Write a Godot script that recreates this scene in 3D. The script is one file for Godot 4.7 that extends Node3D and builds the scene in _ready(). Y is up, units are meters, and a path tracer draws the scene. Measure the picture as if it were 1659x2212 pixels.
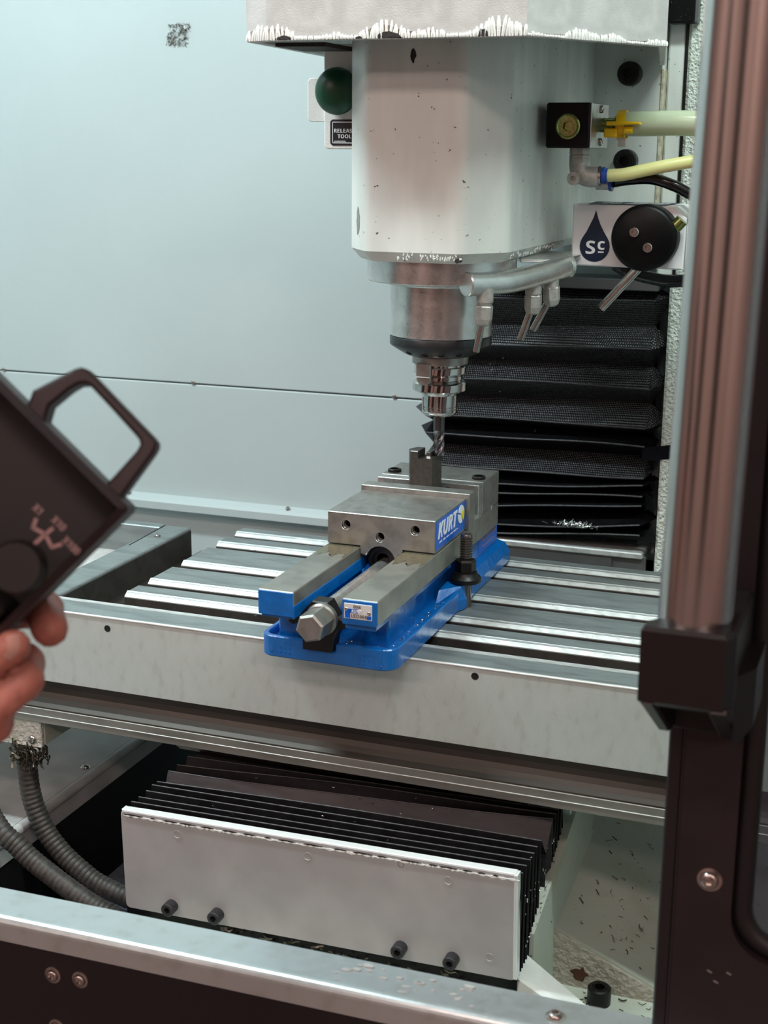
extends Node3D
# A milling machine's work area, seen through its open door. Units are metres; the table top is at y = 0.9.

const CW := Color.WHITE
var M := {}
var rng := RandomNumberGenerator.new()


# ---------------------------------------------------------------- mesh building
class Shape:
	var st := SurfaceTool.new()
	var n := 0

	func _init() -> void:
		st.begin(Mesh.PRIMITIVE_TRIANGLES)

	func tri(a: Vector3, b: Vector3, c: Vector3, g := -1) -> void:   # counter-clockwise seen from outside
		st.set_smooth_group(g)
		st.add_vertex(a)
		st.set_smooth_group(g)
		st.add_vertex(c)
		st.set_smooth_group(g)
		st.add_vertex(b)
		n += 1

	func quad(a: Vector3, b: Vector3, c: Vector3, d: Vector3, g := -1) -> void:
		tri(a, b, c, g)
		tri(a, c, d, g)

	func face(pts: Array, centre: Vector3) -> void:   # a flat convex face turned away from the centre
		var mid := Vector3.ZERO
		for p in pts:
			mid += p
		mid /= pts.size()
		var nn: Vector3 = (pts[1] - pts[0]).cross(pts[2] - pts[0])
		if nn.dot(mid - centre) < 0:
			pts = pts.duplicate()
			pts.reverse()
		for i in range(1, pts.size() - 1):
			tri(pts[0], pts[i], pts[i + 1])

	func box(c: Vector3, s: Vector3, b := 0.0008, basis := Basis()) -> Shape:
		var h := s * 0.5
		b = minf(b, minf(h.x, minf(h.y, h.z)) * 0.45)
		var k := {}
		for sx in [-1, 1]:
			for sy in [-1, 1]:
				for sz in [-1, 1]:
					var v := Vector3(sx, sy, sz)
					k[[v, 0]] = c + basis * Vector3(sx * h.x, sy * (h.y - b), sz * (h.z - b))
					k[[v, 1]] = c + basis * Vector3(sx * (h.x - b), sy * h.y, sz * (h.z - b))
					k[[v, 2]] = c + basis * Vector3(sx * (h.x - b), sy * (h.y - b), sz * h.z)
		for ax in 3:
			var u := (ax + 1) % 3
			var w := (ax + 2) % 3
			for s1 in [-1, 1]:
				var f := []
				for q in [[-1, -1], [1, -1], [1, 1], [-1, 1]]:
					var v := Vector3.ZERO
					v[ax] = s1
					v[u] = q[0]
					v[w] = q[1]
					f.append(k[[v, ax]])
				face(f, c)
				for s2 in [-1, 1]:   # the edge between the faces of ax and u
					var v1 := Vector3.ZERO
					v1[ax] = s1
					v1[u] = s2
					v1[w] = -1
					var v2 := v1
					v2[w] = 1
					face([k[[v1, ax]], k[[v1, u]], k[[v2, u]], k[[v2, ax]]], c)
		for sx in [-1, 1]:
			for sy in [-1, 1]:
				for sz in [-1, 1]:
					var v := Vector3(sx, sy, sz)
					face([k[[v, 0]], k[[v, 1]], k[[v, 2]]], c)
		return self

	func bx(x0: float, x1: float, y0: float, y1: float, z0: float, z1: float, b := 0.0008) -> Shape:
		return box(Vector3((x0 + x1) / 2, (y0 + y1) / 2, (z0 + z1) / 2), Vector3(absf(x1 - x0), absf(y1 - y0), absf(z1 - z0)), b)

	func hull8(p: Array) -> Shape:   # eight corners: bottom four in a ring, then the top four
		var c := Vector3.ZERO
		for q in p:
			c += q / 8.0
		for f in [[0, 1, 2, 3], [4, 5, 6, 7], [0, 1, 5, 4], [1, 2, 6, 5], [2, 3, 7, 6], [3, 0, 4, 7]]:
			var mid: Vector3 = (p[f[0]] + p[f[1]] + p[f[2]] + p[f[3]]) / 4.0
			var a: Vector3 = p[f[0]]
			var nn: Vector3 = (p[f[1]] - a).cross(p[f[2]] - a)
			if nn.dot(mid - c) > 0:
				quad(p[f[0]], p[f[1]], p[f[2]], p[f[3]])
			else:
				quad(p[f[3]], p[f[2]], p[f[1]], p[f[0]])
		return self

	static func inset(poly: PackedVector2Array, b: float) -> PackedVector2Array:   # poly counter-clockwise
		var out := PackedVector2Array()
		var m := poly.size()
		for i in m:
			var p := poly[i]
			var d1 := (p - poly[(i + m - 1) % m]).normalized()
			var d2 := (poly[(i + 1) % m] - p).normalized()
			var n1 := Vector2(-d1.y, d1.x)
			var n2 := Vector2(-d2.y, d2.x)
			var q := n1 + n2
			var l := q.length_squared()
			out.append(p + (q * (2.0 * b / l) if l > 0.3 else n1 * b))
		return out

	func prism(poly: PackedVector2Array, z0: float, z1: float, xf := Transform3D(), b := 0.0006, g := -1) -> Shape:
		if Geometry2D.is_polygon_clockwise(poly):
			poly = poly.duplicate()
			poly.reverse()
		if z0 > z1:
			var t := z0
			z0 = z1
			z1 = t
		b = minf(b, (z1 - z0) * 0.4)
		var ins := inset(poly, b) if b > 0 else poly
		var rings := [[ins, z0], [poly, z0 + b], [poly, z1 - b], [ins, z1]] if b > 0 else [[poly, z0], [poly, z1]]
		var m := poly.size()
		for r in rings.size() - 1:
			for i in m:
				var j := (i + 1) % m
				var a: PackedVector2Array = rings[r][0]
				var c: PackedVector2Array = rings[r + 1][0]
				var za: float = rings[r][1]
				var zc: float = rings[r + 1][1]
				quad(xf * Vector3(a[i].x, a[i].y, za), xf * Vector3(a[j].x, a[j].y, za), xf * Vector3(c[j].x, c[j].y, zc), xf * Vector3(c[i].x, c[i].y, zc), g + r if g >= 0 else -1)
		var ix := Geometry2D.triangulate_polygon(ins)
		for i in range(0, ix.size(), 3):
			var p := ins[ix[i]]
			var q := ins[ix[i + 1]]
			var s := ins[ix[i + 2]]
			if (q - p).cross(s - p) < 0:
				var t := q
				q = s
				s = t
			tri(xf * Vector3(p.x, p.y, z1), xf * Vector3(q.x, q.y, z1), xf * Vector3(s.x, s.y, z1))
			tri(xf * Vector3(p.x, p.y, z0), xf * Vector3(s.x, s.y, z0), xf * Vector3(q.x, q.y, z0))
		return self

	func lathe(prof: Array, xf := Transform3D(), seg := 32) -> Shape:   # prof: [r, y] from the bottom up along the outside
		var g := 1
		if seg <= 8:
			g = -1
		for k in prof.size() - 1:
			var a := Vector2(prof[k][0], prof[k][1])
			var b := Vector2(prof[k + 1][0], prof[k + 1][1])
			if k > 0 and g > 0:
				var p := Vector2(prof[k - 1][0], prof[k - 1][1])
				if absf((a - p).angle_to(b - a)) > 0.6:
					g += 1
			for i in seg:
				var t0 := TAU * i / seg
				var t1 := TAU * (i + 1) / seg
				var c0 := Vector3(cos(t0), 0, -sin(t0))
				var c1 := Vector3(cos(t1), 0, -sin(t1))
				var up := Vector3.UP
				var a0 := xf * (c0 * a.x + up * a.y)
				var a1 := xf * (c1 * a.x + up * a.y)
				var b0 := xf * (c0 * b.x + up * b.y)
				var b1 := xf * (c1 * b.x + up * b.y)
				if a.x < 1e-6:
					tri(a0, b1, b0, g)
				elif b.x < 1e-6:
					tri(a0, a1, b0, g)
				else:
					quad(a0, a1, b1, b0, g)
		return self

	func tube(pts: Array, r, seg := 14, caps := true) -> Shape:   # r: one radius or one for each point
		var m := pts.size()
		var rings := []
		var side := Vector3.ZERO
		for i in m:
			var d: Vector3 = (pts[mini(i + 1, m - 1)] - pts[maxi(i - 1, 0)]).normalized()
			if i == 0:
				side = d.cross(Vector3.UP if absf(d.y) < 0.9 else Vector3.RIGHT).normalized()
			side = (side - d * side.dot(d)).normalized()
			var up := d.cross(side)
			var rr: float = r[i] if r is Array else r
			var ring := []
			for k in seg:
				var t := TAU * k / seg
				ring.append(pts[i] + (side * cos(t) + up * sin(t)) * rr)
			rings.append(ring)
		for i in m - 1:
			for k in seg:
				var j := (k + 1) % seg
				quad(rings[i][k], rings[i][j], rings[i + 1][j], rings[i + 1][k], 1)
		if caps:
			for k in seg:
				var j := (k + 1) % seg
				tri(pts[0], rings[0][j], rings[0][k])
				tri(pts[m - 1], rings[m - 1][k], rings[m - 1][j])
		return self

	func mesh() -> ArrayMesh:
		st.generate_normals()
		return st.commit()


static func V(x: float, y: float, z: float) -> Vector3:
	return Vector3(x, y, z)


static func V2(x: float, y: float) -> Vector2:
	return Vector2(x, y)


static func smooth(pts: Array, steps := 8) -> Array:   # a curve through the points
	var out := []
	for i in pts.size() - 1:
		var a: Vector3 = pts[maxi(i - 1, 0)]
		var b: Vector3 = pts[i]
		var c: Vector3 = pts[i + 1]
		var d: Vector3 = pts[mini(i + 2, pts.size() - 1)]
		for k in steps:
			out.append(b.cubic_interpolate(c, a, d, float(k) / steps))
	out.append(pts[-1])
	return out


static func ring2(r: float, n: int, c := Vector2.ZERO, turn := 0.0) -> PackedVector2Array:
	var p := PackedVector2Array()
	for i in n:
		p.append(c + Vector2.from_angle(turn + TAU * i / n) * r)
	return p


static func round_rect(x0: float, x1: float, y0: float, y1: float, r: float, n := 6) -> PackedVector2Array:
	var p := PackedVector2Array()
	for q in [[x1 - r, y0 + r, -PI / 2], [x1 - r, y1 - r, 0.0], [x0 + r, y1 - r, PI / 2], [x0 + r, y0 + r, PI]]:
		for i in n + 1:
			p.append(Vector2(q[0], q[1]) + Vector2.from_angle(q[2] + PI / 2 * i / n) * r)
	return p


static func along(dir: Vector3, at := Vector3.ZERO, roll := 0.0) -> Transform3D:   # local y points along dir
	var y := dir.normalized()
	var x := y.cross(Vector3.FORWARD if absf(y.z) < 0.9 else Vector3.UP).normalized()
	return Transform3D(Basis(x, y, x.cross(y)), at) * Transform3D(Basis(Vector3.UP, roll), Vector3.ZERO)


# ---------------------------------------------------------------- scene tree helpers
func tag(o: Node3D, label: String, category: String, group := "", kind := "") -> Node3D:
	if label:
		o.set_meta("label", label)
	if category:
		o.set_meta("category", category)
	if group:
		o.set_meta("group", group)
	if kind:
		o.set_meta("kind", kind)
	return o


func thing(called: String, label: String, category: String, at: Vector3, group := "", kind := "") -> Node3D:
	var o := Node3D.new()
	o.name = called
	add_child(o, true)
	o.position = at
	return tag(o, label, category, group, kind)


func origin_of(o: Node3D) -> Vector3:
	var p := Vector3.ZERO
	while o != self:
		p += o.position
		o = o.get_parent()
	return p


func part(parent: Node3D, called: String, s, m: Material, label := "", kind := "") -> MeshInstance3D:   # shapes are given in scene coordinates
	var o := MeshInstance3D.new()
	o.name = called
	o.mesh = s.mesh() if s is Shape else s
	o.material_override = m
	parent.add_child(o, true)
	o.position = -origin_of(parent)
	if label:
		o.set_meta("label", label)
	if kind:
		o.set_meta("kind", kind)
	return o


func words(parent: Node3D, called: String, what: String, height: float, xf: Transform3D, m: Material, wide := 1.0, slant := 0.0, bold := true) -> MeshInstance3D:
	var t := TextMesh.new()
	var f := SystemFont.new()
	f.font_names = PackedStringArray(["Droid Sans"])
	f.font_weight = 700 if bold else 400
	t.font = f
	t.font_size = 32
	t.pixel_size = height / 32.0 / 0.72
	t.depth = 0.0004
	t.text = what
	t.curve_step = 1.0
	var o := MeshInstance3D.new()
	o.name = called
	o.mesh = t
	o.material_override = m
	parent.add_child(o, true)
	var b := Basis(Vector3(wide, 0, 0), Vector3(slant, 1, 0), Vector3(0, 0, 1))
	o.transform = Transform3D(xf.basis * b, xf.origin - origin_of(parent))
	return o


func chips(called: String, label: String, category: String, spots: Callable, count: int, size: float, m: Material, parent: Node3D = null, curl := 1.0) -> MeshInstance3D:
	var s = Shape.new()
	for i in count:
		var f: Array = spots.call()   # place, normal
		var c: Vector3 = f[0]
		var nn: Vector3 = f[1]
		var t = nn.cross(Vector3(rng.randf_range(-1, 1), rng.randf_range(-1, 1), rng.randf_range(-1, 1))).normalized()
		var b = nn.cross(t)
		var l = size * rng.randf_range(0.5, 1.5)
		var w = size * rng.randf_range(0.1, 0.22)
		var bend = rng.randf_range(0.5, 2.6) * curl
		var r = l / bend
		var tilt = rng.randf_range(-0.6, 0.6)
		var k = 4
		for j in k:
			var p = []
			for e in [0, 1]:
				var a = bend * (j + e) / k - bend / 2
				var mid: Vector3 = c + t * sin(a) * r + b * (1 - cos(a)) * r + nn * (w * 0.4 + absf(sin(a * 1.3)) * l * 0.15)
				var side: Vector3 = (nn * cos(tilt) + b * sin(tilt)) * w * 0.5
				p.append(mid - side)
				p.append(mid + side)
			var th = b * w * 0.25
			s.quad(p[0], p[2], p[3], p[1], 1)
			s.quad(p[1] + th, p[3] + th, p[2] + th, p[0] + th, 2)
			s.quad(p[1], p[3], p[3] + th, p[1] + th, 3)
			s.quad(p[0] + th, p[2] + th, p[2], p[0], 4)
	var o = part(parent if parent else self, called, s, m)
	tag(o, label, category if parent == null else "", "", "stuff")
	return o


# ---------------------------------------------------------------- materials
func noise(type: int, freq: float, oct := 4, ramp: Array = [], size := 512, sd := 1) -> NoiseTexture2D:
	var f = FastNoiseLite.new()
	f.noise_type = type
	f.frequency = freq
	f.fractal_octaves = oct
	f.seed = sd
	if type == FastNoiseLite.TYPE_CELLULAR:
		f.cellular_return_type = FastNoiseLite.RETURN_DISTANCE
		f.fractal_type = FastNoiseLite.FRACTAL_NONE if oct < 2 else FastNoiseLite.FRACTAL_FBM
	var t = NoiseTexture2D.new()
	t.width = size
	t.height = size
	t.seamless = true
	t.generate_mipmaps = false
	t.noise = f
	if ramp:
		var g = Gradient.new()
		var o = PackedFloat32Array()
		var c = PackedColorArray()
		for r in ramp:
			o.append(r[0])
			c.append(r[1] if r[1] is Color else Color(r[1], r[1], r[1]))
		g.offsets = o
		g.colors = c
		t.color_ramp = g
	return t


func weave() -> ImageTexture:
	var im = Image.create(64, 64, false, Image.FORMAT_RGB8)
	for y in 64:
		for x in 64:
			var u = fmod(x / 16.0 + (0.5 if (y / 16) % 2 else 0.0), 1.0) - 0.5
			var v = fmod(y / 16.0, 1.0) - 0.5
			var h = clampf(1.0 - (u * u + v * v) * 5.0, 0.0, 1.0)
			im.set_pixel(x, y, Color(h, h, h))
	return ImageTexture.create_from_image(im)


func mat(called: String, c: Color, rough: float, metal := 0.0, o := {}) -> StandardMaterial3D:
	var m = StandardMaterial3D.new()
	m.resource_name = called
	m.albedo_color = c
	m.roughness = rough
	m.metallic = metal
	m.uv1_triplanar = true
	m.uv1_scale = o.get("scale", Vector3(8, 8, 8))
	m.uv1_triplanar_sharpness = 6.0
	if o.has("tex"):
		m.albedo_texture = o.tex
	if o.has("rtex"):
		m.roughness_texture = o.rtex
	if o.has("bump"):
		m.heightmap_enabled = true
		m.heightmap_texture = o.bump
		m.heightmap_scale = o.get("height", 0.05)
	if o.has("over"):
		m.detail_enabled = true
		m.detail_albedo = o.over
		m.detail_mask = o.get("mask", o.over)
		m.detail_blend_mode = BaseMaterial3D.BLEND_MODE_MUL
		m.detail_uv_layer = BaseMaterial3D.DETAIL_UV_2
		m.uv2_triplanar = true
		m.uv2_scale = o.get("over_scale", Vector3(3, 3, 3))
		m.uv2_triplanar_sharpness = 6.0
		m.detail_mask = null
	if o.has("coat"):
		m.clearcoat_enabled = true
		m.clearcoat = o.coat
		m.clearcoat_roughness = 0.1
	if o.has("back"):
		m.backlight_enabled = true
		m.backlight = o.back
	if o.has("sss"):
		m.subsurf_scatter_enabled = true
		m.subsurf_scatter_strength = o.sss
	if o.has("spec"):
		m.metallic_specular = o.spec
	return m


func c8(r: int, g: int, b: int) -> Color:
	return Color8(r, g, b)


func materials() -> void:
	var S = FastNoiseLite.TYPE_SIMPLEX_SMOOTH
	var C = FastNoiseLite.TYPE_CELLULAR
	var fine = noise(S, 0.06, 4)
	var soft = noise(S, 0.012, 4, [], 512, 3)
	var grain = noise(S, 0.12, 3, [], 512, 5)
	var mottle = noise(S, 0.008, 5, [[0.2, 0.88], [0.5, 0.96], [0.8, 1.0]], 512, 7)
	var mottle_soft = noise(S, 0.006, 4, [[0.2, 0.93], [0.8, 1.0]], 512, 9)
	var wall_tone = noise(S, 0.006, 3, [[0.2, 0.975], [0.8, 1.0]], 512, 23)
	var face_tone = noise(S, 0.016, 5, [[0.2, Color(0.95, 0.945, 0.935)], [0.4, Color(0.985, 0.985, 0.98)], [0.8, Color(1, 1, 1)]], 512, 25)
	var wear = noise(S, 0.02, 5, [[0.2, 0.78], [0.45, 0.9], [0.7, 1.0]], 512, 11)
	var stain = noise(S, 0.007, 5, [[0.0, Color(0.86, 0.82, 0.73)], [0.2, Color(0.96, 0.95, 0.92)], [0.38, Color(1, 1, 1)], [1.0, Color(1, 1, 1)]], 512, 13)
	var specks = noise(S, 0.05, 3, [[0.0, Color(0.3, 0.27, 0.23)], [0.08, Color(0.45, 0.42, 0.38)], [0.1, Color(1, 1, 1)], [1.0, Color(1, 1, 1)]], 512, 15)
	var wrinkle = noise(C, 0.05, 3, [], 512, 17)
	var rough_a = noise(S, 0.03, 4, [[0.2, 0.8], [0.8, 1.0]], 512, 19)
	var rough_b = noise(S, 0.012, 5, [[0.25, 0.7], [0.45, 0.85], [0.7, 1.0]], 512, 21)
	var cloth = weave()

	M.wall = mat("wall paint", c8(201, 213, 213), 0.5, 0.0, {"tex": wall_tone, "scale": Vector3(0.7, 0.7, 0.7)})
	M.paint = mat("casting paint", c8(224, 227, 222), 0.4, 0.0, {"tex": mottle_soft, "scale": Vector3(6, 1.5, 6), "bump": fine, "height": 0.012, "over": specks, "over_scale": Vector3(5, 5, 5)})
	M.paint_tan = mat("yellowed paint edge", c8(204, 196, 172), 0.5, 0.0, {"tex": wear, "scale": Vector3(9, 9, 9)})
	M.scuff = mat("grey scuff", c8(150, 150, 144), 0.5, 0.0, {"tex": wear, "scale": Vector3(40, 8, 40)})
	M.paint_grain = mat("grained paint", c8(204, 202, 199), 0.5, 0.0, {"tex": mottle_soft, "scale": Vector3(11, 11, 11), "bump": grain, "height": 0.014})
	M.gap_shade = mat("painted gap shade", c8(150, 142, 132), 0.6, 0.0, {"tex": wear, "scale": Vector3(30, 30, 30)})  # stands for the shade in the gaps between paint curls
	M.paint_chip = mat("lifted paint", c8(236, 236, 232), 0.4, 0.0, {"scale": Vector3(30, 30, 30), "bump": fine, "height": 0.02})
	M.paint_wrinkle = mat("wrinkled paint", c8(214, 220, 212), 0.38, 0.0, {"tex": stain, "scale": Vector3(9, 9, 9), "bump": wrinkle, "height": 0.25, "over": specks, "over_scale": Vector3(6, 6, 6)})
	M.cast_base = mat("base paint", c8(186, 192, 180), 0.5, 0.0, {"tex": stain, "scale": Vector3(3, 3, 3), "bump": fine, "height": 0.02, "over": specks, "over_scale": Vector3(5, 5, 5)})
	M.base_rough = mat("rough base paint", c8(176, 170, 158), 0.6, 0.0, {"tex": stain, "scale": Vector3(6, 6, 6), "bump": wrinkle, "height": 0.25})
	M.rust = mat("rust", c8(88, 52, 34), 0.85, 0.0, {"tex": wear, "scale": Vector3(30, 30, 30)})
	M.grime = mat("black grime", c8(40, 30, 26), 0.7, 0.0, {"tex": wear, "scale": Vector3(30, 30, 30), "bump": fine, "height": 0.05})
	M.table_top = mat("ground table steel", c8(150, 158, 158), 0.5, 0.6, {"tex": mottle, "scale": Vector3(3, 10, 16), "rtex": rough_a, "bump": grain, "height": 0.006})
	M.table_face = mat("table face steel", c8(210, 219, 216), 0.44, 0.4, {"tex": face_tone, "scale": Vector3(9, 4, 9), "rtex": rough_a, "bump": grain, "height": 0.008})
	M.table_dark = mat("shaded table steel", c8(62, 58, 54), 0.42, 0.8, {"tex": mottle, "scale": Vector3(1.5, 12, 12)})  # darker copy: the dark reflections in the cove are put into the colour
	M.lip = mat("table lip steel", c8(150, 148, 142), 0.45, 0.6, {"tex": mottle, "scale": Vector3(2, 12, 12)})
	M.edge = mat("polished chamfer", c8(232, 234, 232), 0.42, 0.55, {"tex": mottle, "scale": Vector3(14, 30, 30)})
	M.slot = mat("shaded slot wall", c8(84, 80, 76), 0.5, 0.6, {"tex": mottle, "scale": Vector3(10, 10, 10)})  # the shade inside the slots is put into this darker steel
	M.steel = mat("machined vise steel", c8(160, 158, 153), 0.42, 0.75, {"tex": mottle, "scale": Vector3(12, 12, 12), "rtex": rough_a, "bump": grain, "height": 0.004})
	M.steel_oily = mat("oily vise steel", c8(160, 158, 150), 0.42, 0.7, {"tex": mottle, "scale": Vector3(6, 6, 6)})
	M.oil = mat("oil film", c8(146, 140, 112), 0.2, 0.7, {"tex": wear, "scale": Vector3(25, 25, 25)})
	M.steel_bright = mat("bright turned steel", c8(222, 222, 220), 0.34, 0.9, {"tex": mottle_soft, "scale": Vector3(20, 20, 20), "rtex": rough_a})
	M.chrome = mat("polished tool steel", c8(205, 202, 200), 0.1, 1.0, {"tex": mottle_soft, "scale": Vector3(20, 20, 20)})
	M.stainless = mat("stainless tube", c8(200, 196, 192), 0.2, 1.0, {"tex": mottle_soft, "scale": Vector3(12, 12, 12), "rtex": rough_a})
	M.tube = mat("polished handle tube", c8(206, 200, 197), 0.2, 1.0)
	M.alu = mat("cast metal", c8(186, 184, 178), 0.45, 0.45, {"tex": mottle, "scale": Vector3(25, 25, 25), "bump": fine, "height": 0.015})
	M.carbide = mat("coated tool steel", c8(104, 102, 106), 0.26, 0.9)
	M.work = mat("dark work steel", c8(82, 78, 74), 0.45, 0.6, {"tex": mottle, "scale": Vector3(30, 30, 30)})
	M.oxide = mat("black oxide steel", c8(22, 21, 21), 0.4, 0.3)
	M.oxide_worn = mat("worn black bolt", c8(70, 68, 72), 0.42, 0.6, {"tex": wear, "scale": Vector3(60, 60, 60)})
	M.thread = mat("thread steel", c8(120, 112, 108), 0.26, 0.9)
	M.black_ring = mat("black nose ring", c8(46, 48, 50), 0.34, 0.4)
	M.blue = mat("blue enamel", c8(4, 104, 186), 0.3, 0.0, {"tex": mottle_soft, "scale": Vector3(10, 10, 10), "bump": soft, "height": 0.05, "coat": 0.3})
	M.blue_label = mat("blue label", c8(8, 98, 205), 0.3)
	M.white_ink = mat("white print", c8(238, 240, 242), 0.5)
	M.yellow_ink = mat("yellow print", c8(244, 222, 20), 0.5)
	M.plate_ink = mat("stamped dark letters", c8(70, 60, 52), 0.6)
	M.rubber = mat("black bellows cloth", c8(28, 28, 31), 0.32, 0.0, {"scale": Vector3(95, 95, 95), "bump": cloth, "height": 0.1, "spec": 0.75})
	M.rubber_plain = mat("black bellows skin", c8(18, 18, 20), 0.36, 0.0, {"tex": wear, "scale": Vector3(6, 6, 6), "spec": 0.3})
	M.fold_glint = mat("fold highlight", c8(84, 84, 88), 0.4, 0.0, {"tex": wear, "scale": Vector3(20, 20, 20)})  # painted highlight: paler tone for the light along fold edges
	M.rubber_lit = mat("lit bellows skin", c8(46, 46, 50), 0.36, 0.0, {"tex": wear, "scale": Vector3(3, 14, 14), "spec": 0.4})  # paler copy of the skin, for light on the wide leaning pleat
	M.plate = mat("grey cover plate", c8(181, 178, 179), 0.5, 0.1, {"tex": mottle_soft, "scale": Vector3(4, 4, 4), "bump": grain, "height": 0.004})
	M.plate_edge = mat("bare plate edge", c8(236, 240, 240), 0.35, 0.3)
	M.sill = mat("galvanised sill", c8(200, 209, 211), 0.38, 0.65, {"tex": face_tone, "scale": Vector3(5, 5, 5), "rtex": rough_a, "bump": grain, "height": 0.004})
	M.door = mat("black door paint", c8(34, 27, 29), 0.5, 0.0, {"tex": mottle, "scale": Vector3(5, 5, 5), "bump": grain, "height": 0.01})
	M.door_dark = mat("black panel paint", c8(24, 20, 22), 0.5, 0.0, {"bump": grain, "height": 0.01})
	M.gasket = mat("black gasket", c8(14, 12, 13), 0.55)
	M.bracket = mat("black moulded bracket", c8(22, 17, 18), 0.42, 0.0, {"bump": grain, "height": 0.01})
	M.screw = mat("stainless screw", c8(190, 182, 178), 0.22, 1.0)
	M.valve = mat("black anodised block", c8(8, 8, 9), 0.4, 0.0, {"spec": 0.3})
	M.brushed = mat("brushed aluminium", c8(178, 178, 178), 0.32, 0.9, {"tex": mottle_soft, "scale": Vector3(20, 5, 60), "rtex": rough_a})
	M.zinc = mat("yellow zinc plating", c8(150, 158, 96), 0.25, 0.9, {"tex": mottle, "scale": Vector3(60, 60, 60)})
	M.hose_clear = mat("milky hose", c8(188, 200, 172), 0.28, 0.0, {"sss": 0.4, "spec": 0.5})
	M.hose_yellow = mat("yellowed hose", c8(214, 216, 152), 0.3, 0.0, {"sss": 0.4})
	M.hose_black = mat("black hose", c8(16, 16, 18), 0.22)
	M.yellow = mat("yellow clamp plastic", c8(244, 196, 6), 0.4)
	M.blue_ring = mat("blue plastic", c8(24, 66, 150), 0.35)
	M.box_white = mat("white powder coat", c8(236, 236, 238), 0.4, 0.0, {"bump": grain, "height": 0.006})
	M.navy = mat("navy print", c8(10, 30, 58), 0.45)
	M.green = mat("green button plastic", c8(12, 68, 44), 0.35)
	M.label_black = mat("black label", c8(24, 24, 30), 0.4)
	M.conduit = mat("ribbed conduit", c8(66, 62, 58), 0.5, 0.0, {"tex": wear, "scale": Vector3(12, 12, 12)})
	M.tray = mat("chip tray paint", c8(186, 186, 184), 0.5, 0.0, {"tex": mottle, "scale": Vector3(3, 3, 3)})
	M.pit = mat("dark pan", c8(78, 84, 96), 0.5, 0.0, {"tex": wear, "scale": Vector3(4, 4, 4)})
	M.cover = mat("grey way cover", c8(104, 104, 104), 0.4, 0.4, {"tex": mottle_soft, "scale": Vector3(5, 5, 5)})
	M.chip = mat("bright metal chips", c8(215, 215, 212), 0.25, 1.0)
	M.chip_dark = mat("dirty metal chips", c8(110, 104, 92), 0.4, 0.9)
	M.pendant = mat("dark pendant plastic", c8(48, 38, 40), 0.5, 0.0, {"bump": grain, "height": 0.006})
	M.pendant_black = mat("black pendant grip", c8(18, 15, 16), 0.5)
	M.pendant_ink = mat("faded pink print", c8(150, 118, 118), 0.6)
	M.skin = mat("skin", c8(192, 126, 112), 0.5, 0.0, {"tex": mottle, "scale": Vector3(20, 20, 20), "sss": 0.25})
	M.nail = mat("finger nail", c8(206, 160, 148), 0.35)
	M.room = mat("room wall", c8(190, 174, 169), 0.8)
	M.room_floor = mat("room floor", c8(120, 108, 104), 0.6)
	M.glass = mat("door glass", Color(0.2, 0.24, 0.32, 0.42), 0.05)
	M.glass.transparency = BaseMaterial3D.TRANSPARENCY_ALPHA
	M.glow = mat("lamp face", CW, 0.5)
	M.glow.emission_enabled = true
	M.glow.emission = Color(0.9, 1.0, 0.97)
	M.glow.emission_energy_multiplier = 3.0
	M.glow_room = mat("room lamp face", CW, 0.5)
	M.glow_room.emission_enabled = true
	M.glow_room.emission = Color(1.0, 0.89, 0.85)
	M.glow_room.emission_energy_multiplier = 4.0


# ---------------------------------------------------------------- light and camera
func lamp(called: String, label: String, at: Vector3, towards: Vector3, size: Vector2, energy: float, color: Color, face: Material) -> void:
	var t = thing(called, label, "lamp", at)
	var y = (at - towards).normalized()   # the fitting's back
	var x = Vector3.RIGHT
	var z = x.cross(y).normalized()
	x = y.cross(z)
	var b = Basis(x, y, z)
	part(t, "housing", Shape.new().box(at + y * 0.03, Vector3(size.x + 0.04, 0.05, size.y + 0.04), 0.004, b), M.wall)
	part(t, "diffuser", Shape.new().box(at, Vector3(size.x, 0.01, size.y), 0.002, b), face)
	var l = AreaLight3D.new()
	l.name = "glow"
	l.area_size = size
	l.light_energy = energy
	l.light_color = color
	l.area_range = 12.0
	l.area_attenuation = 2.0
	l.shadow_enabled = true
	t.add_child(l)
	l.transform = Transform3D(Basis(x, -z, y), -y * 0.008)   # shines along its own -z


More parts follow.
